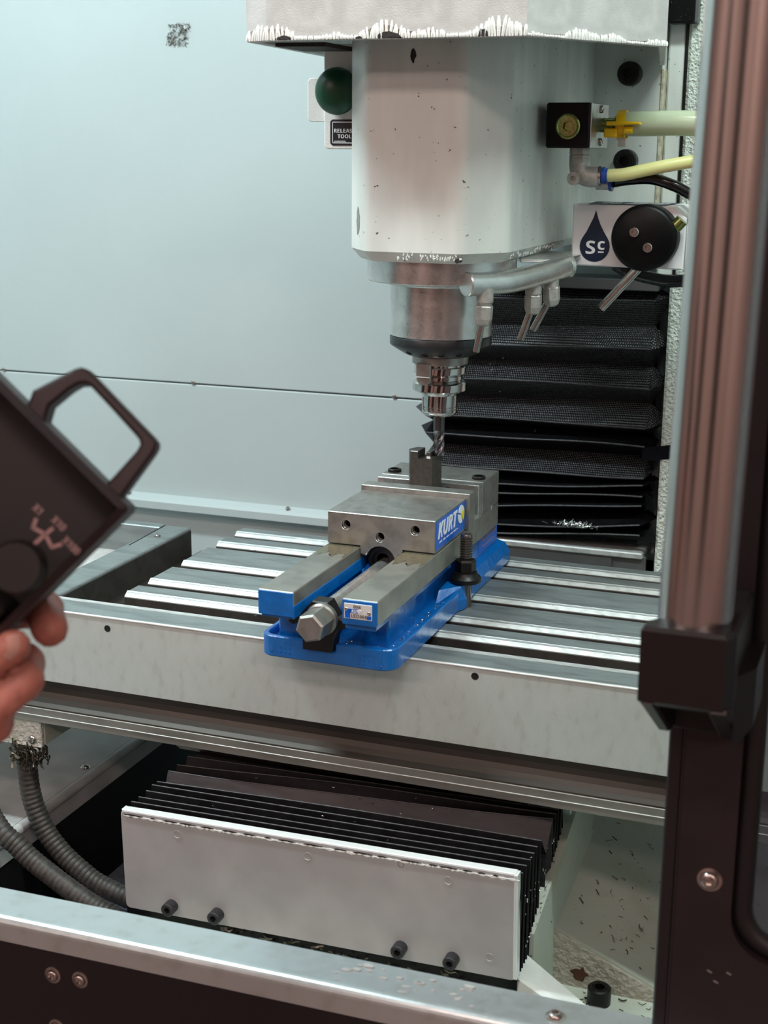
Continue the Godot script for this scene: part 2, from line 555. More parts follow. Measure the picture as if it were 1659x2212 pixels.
func _ready() -> void:
	rng.seed = 20240
	var cam = Camera3D.new()
	cam.name = "camera"
	cam.keep_aspect = Camera3D.KEEP_HEIGHT
	var at = CameraAttributesPhysical.new()
	at.frustum_focal_length = 33.52
	at.exposure_aperture = 8.6
	at.frustum_focus_distance = 1.3
	at.frustum_near = 0.02
	at.frustum_far = 60.0
	cam.attributes = at
	cam.fov = 39.39
	add_child(cam)
	cam.transform = Transform3D(Basis(Vector3.UP, deg_to_rad(20.25)) * Basis(Vector3.RIGHT, deg_to_rad(-14.27)) * Basis(Vector3.BACK, deg_to_rad(0.455)), V(0.4257, 1.3095, 1.2))
	cam.current = true

	var we = WorldEnvironment.new()
	we.name = "environment"
	var e = Environment.new()
	e.background_mode = Environment.BG_COLOR
	e.background_color = Color(0.02, 0.018, 0.018)
	e.tonemap_mode = Environment.TONE_MAPPER_LINEAR
	e.tonemap_exposure = 1.12
	e.sdfgi_enabled = true
	e.ssao_enabled = true
	e.ssil_enabled = true
	we.environment = e
	add_child(we)
	materials()
	lamp("work_lamp", "cool white work lamp on the left under the machine roof", V(-0.78, 2.2, 0.39), V(-0.1, 0.95, 0.05), V2(0.4, 0.09), 1.6, Color(0.91, 0.985, 1.0), M.glow)
	lamp("work_lamp", "cool white work lamp on the right under the machine roof", V(0.55, 2.2, 0.39), V(0.15, 0.95, 0.0), V2(0.5, 0.09), 1.1, Color(0.93, 1.0, 0.98), M.glow)
	lamp("added_room_lamp", "added warm lamp deep in the shop on the left", V(-1.9, 2.75, 3.4), V(-1.9, 0.0, 3.4), V2(1.6, 0.3), 4.0, Color(1.0, 0.885, 0.85), M.glow_room)  # added unseen lamp: brightens the shop walls and streaks the handle tube
	lamp("added_room_lamp", "added warm lamp deep in the shop on the right", V(2.2, 2.75, 3.0), V(2.2, 0.0, 3.0), V2(1.6, 0.3), 4.0, Color(1.0, 0.885, 0.85), M.glow_room)  # added on the other side for the same streaks in the tube
	lamp("added_room_lamp", "warm ceiling lamp over the operator's aisle", V(0.1, 2.75, 2.1), V(0.1, 0.0, 1.9), V2(1.6, 0.3), 1.7, Color(1.0, 0.885, 0.85), M.glow_room)

	enclosure()
	column_and_head()
	spindle_and_tool()
	coolant()
	column_bellows()
	table()
	vise()
	base()
	front_bellows()
	front_panel()
	door()
	pendant_and_hand()


# ---------------------------------------------------------------- the setting
func struct(called: String, s, m: Material) -> MeshInstance3D:
	var o = part(self, called, s, m)
	o.set_meta("kind", "structure")
	return o


func button_head(at: Vector3, dir: Vector3, r: float, flange := 0.0, turn := 0.3) -> Shape:
	var xf = along(dir, at, turn)
	var s = Shape.new()
	var p = []
	if flange > 0:
		p += [[flange, 0.0], [flange, r * 0.1], [r * 1.02, r * 0.18]]
	else:
		p += [[r, 0.0]]
	for a in [0.1, 0.3, 0.5, 0.7, 0.9]:
		p.append([lerpf(r, r * 0.5, a * a), r * (0.15 + 0.55 * sin(a * PI / 2))])
	p += [[r * 0.42, r * 0.72], [r * 0.36, r * 0.3], [0.0, r * 0.26]]
	return s.lathe(p, xf, 24)


func socket_head(at: Vector3, dir: Vector3, r: float, h: float) -> Shape:
	var b = r * 0.12
	return Shape.new().lathe([[r, 0.0], [r, h - b], [r - b, h], [r * 0.62, h]], along(dir, at), 24)


func hex_pocket(at: Vector3, dir: Vector3, r: float, h: float, deep: float) -> Shape:   # the walls and floor of a socket, inside a head of height h
	var xf = along(dir, at, 0.4)
	var s = Shape.new()
	for i in 6:
		var a = Vector3(cos(TAU * i / 6), 0, sin(TAU * i / 6)) * r
		var b = Vector3(cos(TAU * (i + 1) / 6), 0, sin(TAU * (i + 1) / 6)) * r
		var up = Vector3.UP
		var ra = a.normalized() * r * 1.28
		var rb = b.normalized() * r * 1.28
		s.quad(xf * (a + up * (h - deep)), xf * (b + up * (h - deep)), xf * (b + up * h), xf * (a + up * h))
		s.quad(xf * (a + up * h), xf * (b + up * h), xf * (rb + up * h), xf * (ra + up * h))
		s.tri(xf * (up * (h - deep)), xf * (b + up * (h - deep)), xf * (a + up * (h - deep)))
	return s


func cap_screw(parent: Node3D, at: Vector3, dir: Vector3, r: float, h: float, m: Material, called := "cap_screw") -> void:
	var o = part(parent, called, socket_head(at, dir, r, h), m)
	if parent == self or parent.get_parent() == self:
		part(o, "socket", hex_pocket(at, dir, r * 0.5, h, h * 0.6), m)


func enclosure() -> void:
	# machine walls; the inside of the back wall is the plane z = -0.42
	var wb = thing("wall_back", "", "", V(0, 0.4, -0.43), "", "structure")
	part(wb, "panel", Shape.new().bx(-1.0, 0.19, 1.0155, 2.4, -0.44, -0.42, 0.0012), M.wall)
	part(wb, "panel", Shape.new().bx(-1.0, 0.19, 0.862, 1.0137, -0.4405, -0.4203, 0.0012), M.wall)
	part(wb, "backing", Shape.new().bx(-1.0, 0.19, 0.45, 2.4, -0.47, -0.443), M.gasket)
	part(wb, "lower_panel", Shape.new().bx(-1.0, 0.19, 0.45, 0.86, -0.44, -0.425), M.wall)
	for x in [-0.4343, -0.72, -0.16]:
		part(wb, "panel_screw", button_head(V(x, 1.0165, -0.42), Vector3.BACK, 0.0028), M.screw)
	var tr = thing("trim_1", "", "", V(-0.4, 0.847, -0.41), "", "structure")
	part(tr, "ledge", Shape.new().prism(PackedVector2Array([V2(-0.42, 0.865), V2(-0.408, 0.861), V2(-0.404, 0.858), V2(-0.404, 0.8485), V2(-0.42, 0.8485)]), -0.19, 1.0, Transform3D(Basis(Vector3(0, 0, 1), Vector3.UP, Vector3(-1, 0, 0)), Vector3.ZERO), 0.0008), M.wall)
	for x in [-0.53, -0.3]:
		part(tr, "ledge_screw", button_head(V(x, 0.864, -0.413), V(0, 1, 0.3), 0.003), M.screw)
	struct("wall_left", Shape.new().bx(-1.02, -1.0, 0.45, 2.4, -0.47, 0.47), M.wall)
	struct("wall_right", Shape.new().bx(0.98, 1.0, 0.45, 2.4, -0.47, 0.47), M.wall)
	struct("ceiling", Shape.new().bx(-1.02, 1.0, 2.4, 2.43, -0.47, 0.47), M.cover)
	struct("wall_front_upper", Shape.new().bx(-1.02, 1.0, 1.95, 2.4, 0.44, 0.47), M.door)
	struct("wall_front_left", Shape.new().bx(-1.02, -0.6, 0.7, 1.95, 0.44, 0.47), M.door)
	struct("floor", Shape.new().bx(-1.02, 1.0, 0.43, 0.45, -0.47, 0.47), M.pit)
	# the shop that the operator stands in
	struct("room_floor", Shape.new().bx(-3.5, 3.5, -0.05, 0.0, -1.5, 4.5), M.room_floor)
	struct("room_ceiling", Shape.new().bx(-3.5, 3.5, 2.9, 2.95, -1.5, 4.5), M.room)
	struct("wall_room_front", Shape.new().bx(-3.5, 3.5, 0.0, 2.9, 4.45, 4.5), M.room)
	var wf = get_node("wall_room_front")
	for q in [[-2.9, -1.6], [0.5, 1.7]]:
		part(wf, "added_dark_panel", Shape.new().bx(q[0], q[1], 0.0, 2.3, 4.42, 4.455), M.door)  # added out of view, as dark bands for the handle tube to reflect
	struct("wall_room_left", Shape.new().bx(-3.5, -3.45, 0.0, 2.9, -1.5, 4.5), M.room)
	struct("wall_room_right", Shape.new().bx(3.45, 3.5, 0.0, 2.9, -1.5, 4.5), M.room)
	struct("wall_room_back", Shape.new().bx(-3.5, 3.5, 0.0, 2.9, -1.55, -1.5), M.room)
	# left chip tray with its rolled lip, and the dark pan under it
	var tray = thing("chip_tray", "pale sloping sheet metal chip tray below the left end of the table", "chip tray", V(-0.5, 0.68, 0.0))
	part(tray, "sheet", Shape.new().hull8([V(-0.98, 0.695, 0.42), V(-0.335, 0.677, 0.42), V(-0.335, 0.677, -0.42), V(-0.98, 0.695, -0.42), V(-0.98, 0.699, 0.42), V(-0.335, 0.681, 0.42), V(-0.335, 0.681, -0.42), V(-0.98, 0.699, -0.42)]), M.tray)
	part(tray, "lip", Shape.new().tube([V(-0.33, 0.6775, 0.42), V(-0.33, 0.6775, -0.42)], 0.0055, 16), M.tray)
	part(tray, "lip_flange", Shape.new().bx(-0.3345, -0.327, 0.655, 0.676, -0.42, 0.42), M.tray)
	for z in [0.0126, -0.2, 0.25]:
		part(tray, "tray_screw", button_head(V(-0.342, 0.681, z), Vector3.UP, 0.004, 0.0052), M.screw)
	struct("trim_2", Shape.new().bx(-0.34, -0.33, 0.45, 0.675, -0.42, 0.42), M.gasket)
	# wall smear of chips
	var ws = func():
		var p = V2(rng.randf_range(-1, 1), rng.randf_range(-1, 1))
		return [V(-0.4425 + p.x * 0.014 + p.y * 0.003, 1.4405 + p.y * 0.0125, -0.4195), Vector3.BACK]
	var smear = chips("wall_chips", "square smear of stuck metal chips high on the pale back wall", "metal chips", ws, 130, 0.0042, M.chip_dark)
	var ws2 = func():
		var p = V2(rng.randf_range(-1, 1), rng.randf_range(-1, 1))
		return [V(-0.4425 + p.x * 0.013 + p.y * 0.003, 1.4405 + p.y * 0.0115, -0.4185), Vector3.BACK]
	chips("bright_chips", "", "", ws2, 90, 0.0035, M.chip, smear)


# ---------------------------------------------------------------- the column and the milling head
func column_and_head() -> void:
	var col = thing("machine_column", "white wrinkle-painted machine column to the right of the black bellows", "column", V(0.25, 0.5, -0.4))
	part(col, "guide_cover", Shape.new().bx(0.1785, 0.42, 0.5, 1.18, -0.43, -0.34, 0.003), M.paint_wrinkle)
	part(col, "guide_cover", Shape.new().bx(0.1835, 0.42, 1.18, 2.0, -0.43, -0.34, 0.003), M.paint_wrinkle)
	part(col, "inner_strip", Shape.new().bx(0.163, 0.1805, 1.18, 2.0, -0.43, -0.345, 0.002), M.paint)
	part(col, "recess_side", Shape.new().bx(0.172, 0.183, 0.5, 1.18, -0.43, -0.375, 0.002), M.cover)
	part(col, "seam_seal", Shape.new().tube([V(0.182, 1.18, -0.345), V(0.182, 2.0, -0.345)], 0.0022, 8), M.oxide)
	part(col, "rear_cover", Shape.new().bx(-0.14, 0.166, 0.5, 2.0, -0.435, -0.425, 0.002), M.cover)
	var wb = thing("way_wiper", "black chip-flecked block at the top of the column beside the head", "wiper block", V(0.178, 1.435, -0.335))
	part(wb, "block", Shape.new().bx(0.165, 0.19, 1.434, 1.52, -0.345, -0.325, 0.001), M.valve)
	part(wb, "side_plate", Shape.new().bx(0.19, 0.194, 1.434, 1.52, -0.345, -0.327, 0.001), M.cover)
	var bf = func(): return [V(rng.randf_range(0.166, 0.189), rng.randf_range(1.436, 1.46), -0.3245), Vector3.BACK]
	chips("stuck_chips", "", "", bf, 14, 0.002, M.chip, wb)

	var h = thing("milling_head", "white painted mill head with chipped lower rim and faceted spindle housing", "milling head", V(0.0155, 1.2, -0.06))
	# upper cover: a shell that is open below; front face z = 0.078, a steep facet to the right
	var up = PackedVector2Array([V2(-0.14, -0.33), V2(-0.122, -0.03), V2(-0.1165, 0.069), V2(-0.0945, 0.078), V2(0.1254, 0.078), V2(0.2085, -0.066), V2(0.163, -0.33)])
	for q in [V2(0.157, -0.33), V2(0.2015, -0.066), V2(0.1222, 0.072), V2(-0.0915, 0.072), V2(-0.1105, 0.065), V2(-0.116, -0.03), V2(-0.134, -0.33)]:
		up.append(q)
	var flat = Transform3D(Basis(Vector3.RIGHT, Vector3(0, 0, 1), Vector3(0, -1, 0)), Vector3.ZERO)   # polygon in x, z; depth is -y
	var casting = part(h, "upper_casting", Shape.new().prism(up, -1.9, -1.3937, flat, 0.001), M.paint_grain)
	part(casting, "added_top_cover", Shape.new().bx(-0.115, 0.16, 1.88, 1.899, -0.33, 0.073, 0.002), M.paint_grain)  # unseen lid, added to keep lamp light out of the shell
	part(casting, "dark_skirt", Shape.new().hull8([V(-0.106, 1.3925, 0.035), V(-0.06, 1.392, 0.035), V(-0.06, 1.392, -0.03), V(-0.106, 1.3925, -0.03), V(-0.106, 1.3955, 0.035), V(-0.06, 1.3955, 0.035), V(-0.06, 1.3955, -0.03), V(-0.106, 1.3955, -0.03)]), M.grime)  # dark strip under the left rim of the cover
	# blistered paint along the lower rim
	var s = Shape.new()
	var run = [V2(-0.1165, 0.069), V2(-0.0945, 0.078), V2(0.1254, 0.078), V2(0.2085, -0.066)]
	for i in 3:
		var a: Vector2 = run[i]
		var b: Vector2 = run[i + 1]
		var l = a.distance_to(b)
		var d = (b - a) / l
		var out = V2(-d.y, d.x)
		var q = 0.0
		while q < l:
			var w = rng.randf_range(0.0019, 0.0034)
			var wave = 0.006 + 0.0045 * sin(q * 55.0 + i * 2.0) + 0.003 * sin(q * 140.0)
			var tall = maxf(0.003, wave + rng.randf_range(-0.001, 0.0012))
			if i == 1 and q > 0.17:
				tall += 0.006 * sin((q - 0.17) / 0.05 * PI)
			if i == 2:
				tall *= 0.7
			var c = a + d * (q + w / 2)
			var lean = rng.randf_range(-0.25, 0.25) * tall
			var pts = []
			var rr = []
			for k in 5:
				var f = k / 4.0
				var p = c + d * lean * f + out * (0.0004 - f * 0.0004)
				pts.append(V(p.x, 1.3942 + tall * f, p.y))
				rr.append(w * (0.44 + 0.14 * sin(f * PI)) * (0.6 if k == 4 else 1.0))
			s.tube(pts, rr, 6)
			q += w * 1.08
	part(casting, "blistered_paint", s, M.paint_chip, "", "stuff")
	for i in 3:   # darker band that paints in the shade between the curls
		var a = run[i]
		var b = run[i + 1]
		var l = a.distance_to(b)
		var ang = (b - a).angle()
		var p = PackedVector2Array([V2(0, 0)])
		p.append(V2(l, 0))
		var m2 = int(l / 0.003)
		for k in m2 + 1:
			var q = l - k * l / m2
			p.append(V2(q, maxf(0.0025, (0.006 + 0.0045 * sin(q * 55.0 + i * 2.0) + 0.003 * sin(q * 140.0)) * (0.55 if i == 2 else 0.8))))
		part(casting, "shade_strip", Shape.new().prism(p, -0.0001, 0.0004, Transform3D(Basis(Vector3.UP, -ang), V(a.x, 1.3942, a.y)), 0.0), M.gap_shade)
	s = Shape.new()
	for g in [[-0.0785, 0.008, 0.0035], [0.0135, 0.0135, 0.005], [0.091, 0.004, 0.006], [-0.0125, 0.003, 0.002]]:
		var p = PackedVector2Array()
		for i in 12:
			p.append(V2(g[0], 1.3945) + Vector2(cos(TAU * i / 12) * g[1] * rng.randf_range(0.7, 1.1), maxf(-0.0002, sin(TAU * i / 12)) * g[2] * rng.randf_range(0.7, 1.2)))
		part(casting, "bare_patch", Shape.new().prism(p, 0.077, 0.0797, Transform3D(), 0.0003), M.grime)
	# spindle housing
	var x0 = -0.0285
	var x1 = 0.0595
	var ho = PackedVector2Array([V2(x0, 0.022), V2(x1, 0.022), V2(x1 + 0.03, -0.02), V2(x1 + 0.03, -0.34), V2(x0 - 0.03, -0.34), V2(x0 - 0.03, -0.02)])
	var hs = Shape.new()
	# rounded vertical edges
	var round = PackedVector2Array()
	var m = ho.size()
	for i in m:
		var p = ho[i]
		var u = (ho[(i + m - 1) % m] - p).normalized()
		var v = (ho[(i + 1) % m] - p).normalized()
		var r = 0.008 if i in [0, 1] else 0.006
		for k in 5:
			var f = k / 4.0
			round.append((p + u * r) * (1 - f) * (1 - f) + p * 2 * f * (1 - f) + (p + v * r) * f * f)
	if Geometry2D.is_polygon_clockwise(round):
		round.reverse()
	var low = Shape.inset(round, 0.008)
	var mm = round.size()
	for i in mm:
		var j = (i + 1) % mm
		hs.quad(V(round[j].x, 1.2225, round[j].y), V(round[i].x, 1.2225, round[i].y), V(round[i].x, 1.5, round[i].y), V(round[j].x, 1.5, round[j].y), 1)
		hs.quad(V(low[j].x, 1.2135, low[j].y), V(low[i].x, 1.2135, low[i].y), V(round[i].x, 1.2225, round[i].y), V(round[j].x, 1.2225, round[j].y))
	var ix = Geometry2D.triangulate_polygon(low)
	for i in range(0, ix.size(), 3):
		hs.face([V(low[ix[i]].x, 1.2135, low[ix[i]].y), V(low[ix[i + 1]].x, 1.2135, low[ix[i + 1]].y), V(low[ix[i + 2]].x, 1.2135, low[ix[i + 2]].y)], V(0, 1.3, -0.1))
	var housing = part(h, "spindle_housing", hs, M.paint)
	s = Shape.new()
	for i in 120:   # lifted paint along the lower chamfer
		var f = rng.randf()
		var p = Vector2(lerpf(x0 + 0.03, x1, f), 0.0225)
		var dd = V(1, 0, 0)
		if i > 50:
			f = rng.randf()
			p = Vector2(x1 + 0.03 + 0.0005, lerpf(-0.02, -0.22, f))
			dd = V(0, 0, 1)
		var tall = rng.randf_range(0.0009, 0.0024)
		var c = V(p.x, 1.216 + rng.randf_range(0, 0.004), p.y)
		s.tube([c, c + V(0, tall, 0) + dd * rng.randf_range(-0.0008, 0.0008)], [0.0006, 0.00045], 6)
	part(housing, "blistered_paint", s, M.paint, "", "stuff")
	s = Shape.new()
	for g in [[0.056, 0.0035, 0.0018, 1.2165], [0.014, 0.0025, 0.006, 1.384]]:
		var p = PackedVector2Array()
		for i in 10:
			p.append(V2(g[0], g[3]) + Vector2(cos(TAU * i / 10) * g[1] * rng.randf_range(0.5, 1.1), sin(TAU * i / 10) * g[2] * rng.randf_range(0.6, 1.2)))
		part(housing, "bare_patch", Shape.new().prism(p, 0.0175, 0.0224, Transform3D(), 0.0001), M.grime)
	var sp = PackedVector2Array()
	for i in 18:
		sp.append(Vector2(cos(TAU * i / 18) * 0.0065 * rng.randf_range(0.6, 1.1), sin(TAU * i / 18) * 0.013 * rng.randf_range(0.7, 1.1)))
	part(housing, "scuff_mark", Shape.new().prism(sp, -0.001, 0.0003, Transform3D(Basis(Vector3(0.5812, 0, 0.8137), Vector3.UP, Vector3(-0.8137, 0, 0.5812)), V(-0.0425, 1.247, 0.0024)), 0.0), M.scuff)
	# mounting flange with its bolts, facing the front
	var fl = part(h, "mounting_flange", Shape.new().bx(0.08, 0.1612, 1.19, 1.5, -0.36, -0.335, 0.002), M.paint)
	part(fl, "edge_bead", Shape.new().bx(0.1585, 0.1625, 1.19, 1.39, -0.36, -0.3335, 0.001), M.paint_tan)
	for y in [1.3856, 1.2983]:
		cap_screw(h, V(0.1275, y, -0.335), Vector3.BACK, 0.0122, 0.013, M.oxide, "mounting_bolt")
	# tool release button on its bracket, at the left of the housing
	var b = thing("tool_release_switch", "green palm button on a white bracket left of the spindle housing", "push button", V(-0.08, 1.31, -0.05))
	part(b, "bracket", Shape.new().prism(round_rect(-0.097, -0.0588, 1.3083, 1.4, 0.004), -0.06, -0.05, Transform3D(), 0.0012), M.paint_chip)
	part(b, "side_tab", Shape.new().prism(round_rect(-0.115, -0.094, 1.3325, 1.3712, 0.004), -0.058, -0.0545, Transform3D(), 0.0008), M.paint_chip)
	var dome = []
	for i in 9:
		var a = PI / 2 * i / 8
		dome.append([0.0208 * cos(a), 0.012 + 0.013 * sin(a)])
	part(b, "button", Shape.new().lathe([[0.0, -0.002], [0.014, -0.002], [0.014, 0.006], [0.019, 0.008]] + dome, along(Vector3.BACK, V(-0.0792, 1.3588, -0.05)), 40), M.green)
	var lb = part(b, "label_plate", Shape.new().prism(round_rect(-0.0905, -0.05, 1.3115, 1.3345, 0.003), -0.0502, -0.0494, Transform3D(), 0.0001), M.label_black)
	s = Shape.new()
	for q in [[-0.0885, -0.052, 1.3325, 1.3318], [-0.0885, -0.052, 1.3142, 1.3135], [-0.0885, -0.0878, 1.3135, 1.3325]]:
		s.bx(q[0], q[1], q[2], q[3], -0.0495, -0.0491, 0.0001)
	part(lb, "border", s, M.white_ink)
	words(lb, "lettering", "RELEASE", 0.0034, Transform3D(Basis(), V(-0.0764, 1.3246, -0.0492)), M.white_ink, 1.12)
	words(lb, "lettering", "TOOL", 0.0034, Transform3D(Basis(), V(-0.0764, 1.3196, -0.0492)), M.white_ink, 1.12)
	s = Shape.new()
	for i in 9:
		s.bx(-0.0868 + i * 0.0013, -0.0859 + i * 0.0013, 1.315, 1.3157, -0.0495, -0.0491, 0.0001)
	part(lb, "small_print", s, M.white_ink)


func spindle_and_tool() -> void:
	var at = V(0.0155, 0, -0.06)
	var xf = Transform3D(Basis(), at)
	var n = thing("spindle_nose", "brushed steel spindle nose under the white housing, with a black lower ring", "spindle", V(0.0155, 1.125, -0.06))
	part(n, "flange", Shape.new().lathe([[0.0, 1.193], [0.0675, 1.193], [0.0685, 1.194], [0.0685, 1.2134], [0.0, 1.2134]], xf, 64), M.steel_bright)
	part(n, "collar", Shape.new().lathe([[0.05, 1.1895], [0.0515, 1.191], [0.0515, 1.2]], xf, 64), M.steel_bright)
	part(n, "barrel", Shape.new().lathe([[0.0, 1.143], [0.0466, 1.143], [0.047, 1.1435], [0.047, 1.193]], xf, 64), M.steel_bright)
	var ring = part(n, "nose_ring", Shape.new().lathe([[0.0, 1.124], [0.029, 1.124], [0.034, 1.126], [0.046, 1.1335], [0.0472, 1.135], [0.0472, 1.1415], [0.0466, 1.1425], [0.0, 1.1425]], xf, 64), M.black_ring)
	for a in [1.25, 1.62, 0.8, 2.1]:
		var d = V(cos(a), -1.35, sin(a)).normalized()
		part(ring, "air_hole", Shape.new().lathe([[0.0032, 0.0], [0.0026, 0.0003], [0.0024, -0.002], [0.0, -0.002]], along(d, at + V(cos(a) * 0.0385, 1.1285, sin(a) * 0.0385)), 16), M.gasket)
	part(n, "nose_face", Shape.new().lathe([[0.0, 1.1165], [0.0256, 1.1165], [0.0262, 1.117], [0.0262, 1.125]], xf, 48), M.steel)
	var key = part(n, "drive_key", Shape.new().box(at + V(-0.0075, 1.1125, 0.0245), V(0.0145, 0.013, 0.006), 0.001), M.steel)
	part(key, "key_edge", Shape.new().box(at + V(-0.0075, 1.1062, 0.0252), V(0.013, 0.0012, 0.0045), 0.0004), M.plate_edge)
	var t = thing("tool_holder", "polished steel tool holder with V-groove flange in the spindle", "tool holder", V(0.0155, 1.066, -0.06))
	var r = 0.0255
	part(t, "flange", Shape.new().lathe([[0.0, 1.0905], [r - 0.002, 1.0905], [r, 1.092], [r, 1.0985], [r - 0.003, 1.1015], [r - 0.0045, 1.102], [r - 0.0045, 1.105], [r - 0.002, 1.1072], [r - 0.001, 1.1078], [r - 0.001, 1.1135], [r - 0.002, 1.1145], [0.02, 1.1145], [0.02, 1.118]], xf, 64), M.chrome)
	part(t, "drive_slot", Shape.new().prism(PackedVector2Array([V2(-0.0145, 1.107), V2(-0.0145, 1.1025), V2(-0.011, 1.0985), V2(-0.0045, 1.0985), V2(-0.0005, 1.102), V2(-0.0005, 1.107)]), 0.016, 0.0257, Transform3D(Basis(), at + V(0, 0, 0)), 0.0004), M.steel)
	part(t, "collet_nut", Shape.new().lathe([[0.0, 1.0675], [0.0135, 1.0675], [0.0158, 1.0695], [0.0166, 1.071], [0.0166, 1.073], [0.0161, 1.0733], [0.0161, 1.0738], [0.0166, 1.0741], [0.0166, 1.0755], [0.0161, 1.0758], [0.0161, 1.0763], [0.0166, 1.0766], [0.0166, 1.087], [0.0185, 1.0895], [0.022, 1.0906]], xf, 48), M.chrome)
	for i in 6:
		var a = TAU * i / 6 + 0.35
		part(t, "nut_slot", Shape.new().box(at + V(cos(a) * 0.0164, 1.079, sin(a) * 0.0164), V(0.0012, 0.012, 0.0022), 0.0003, Basis(Vector3.UP, -a)), M.steel)
	# the end mill: a four-flute helix
	var em = thing("end_mill", "dark four-flute end mill reaching down to the notched work piece", "end mill", V(0.0155, 1.028, -0.06))
	part(em, "shank", Shape.new().lathe([[0.0, 1.053], [0.0053, 1.053], [0.0053, 1.07], [0.0, 1.07]], xf, 32), M.carbide)
	var s = Shape.new()
	var rows = []
	for k in 41:
		var y = lerpf(1.0285, 1.0545, k / 40.0)
		var row = []
		var fade = smoothstep(1.0545, 1.048, y)
		for i in 48:
			var a = TAU * i / 48
			var ph = fposmod(a * 4 - (y - 1.0285) * 620.0, TAU) / TAU   # tooth, then gullet
			var rr = 0.0053 - fade * 0.0021 * (pow(sin(PI * clampf((ph - 0.25) / 0.75, 0, 1)), 0.8) if ph > 0.25 else 0.0)
			row.append(at + V(cos(a) * rr, y, -sin(a) * rr))
		rows.append(row)
	for k in 40:
		for i in 48:
			var j = (i + 1) % 48
			s.quad(rows[k][i], rows[k][j], rows[k + 1][j], rows[k + 1][i], 1)
	for i in 48:
		s.tri(at + V(0, 1.029, 0), rows[0][(i + 1) % 48], rows[0][i])
	part(em, "flutes", s, M.carbide)


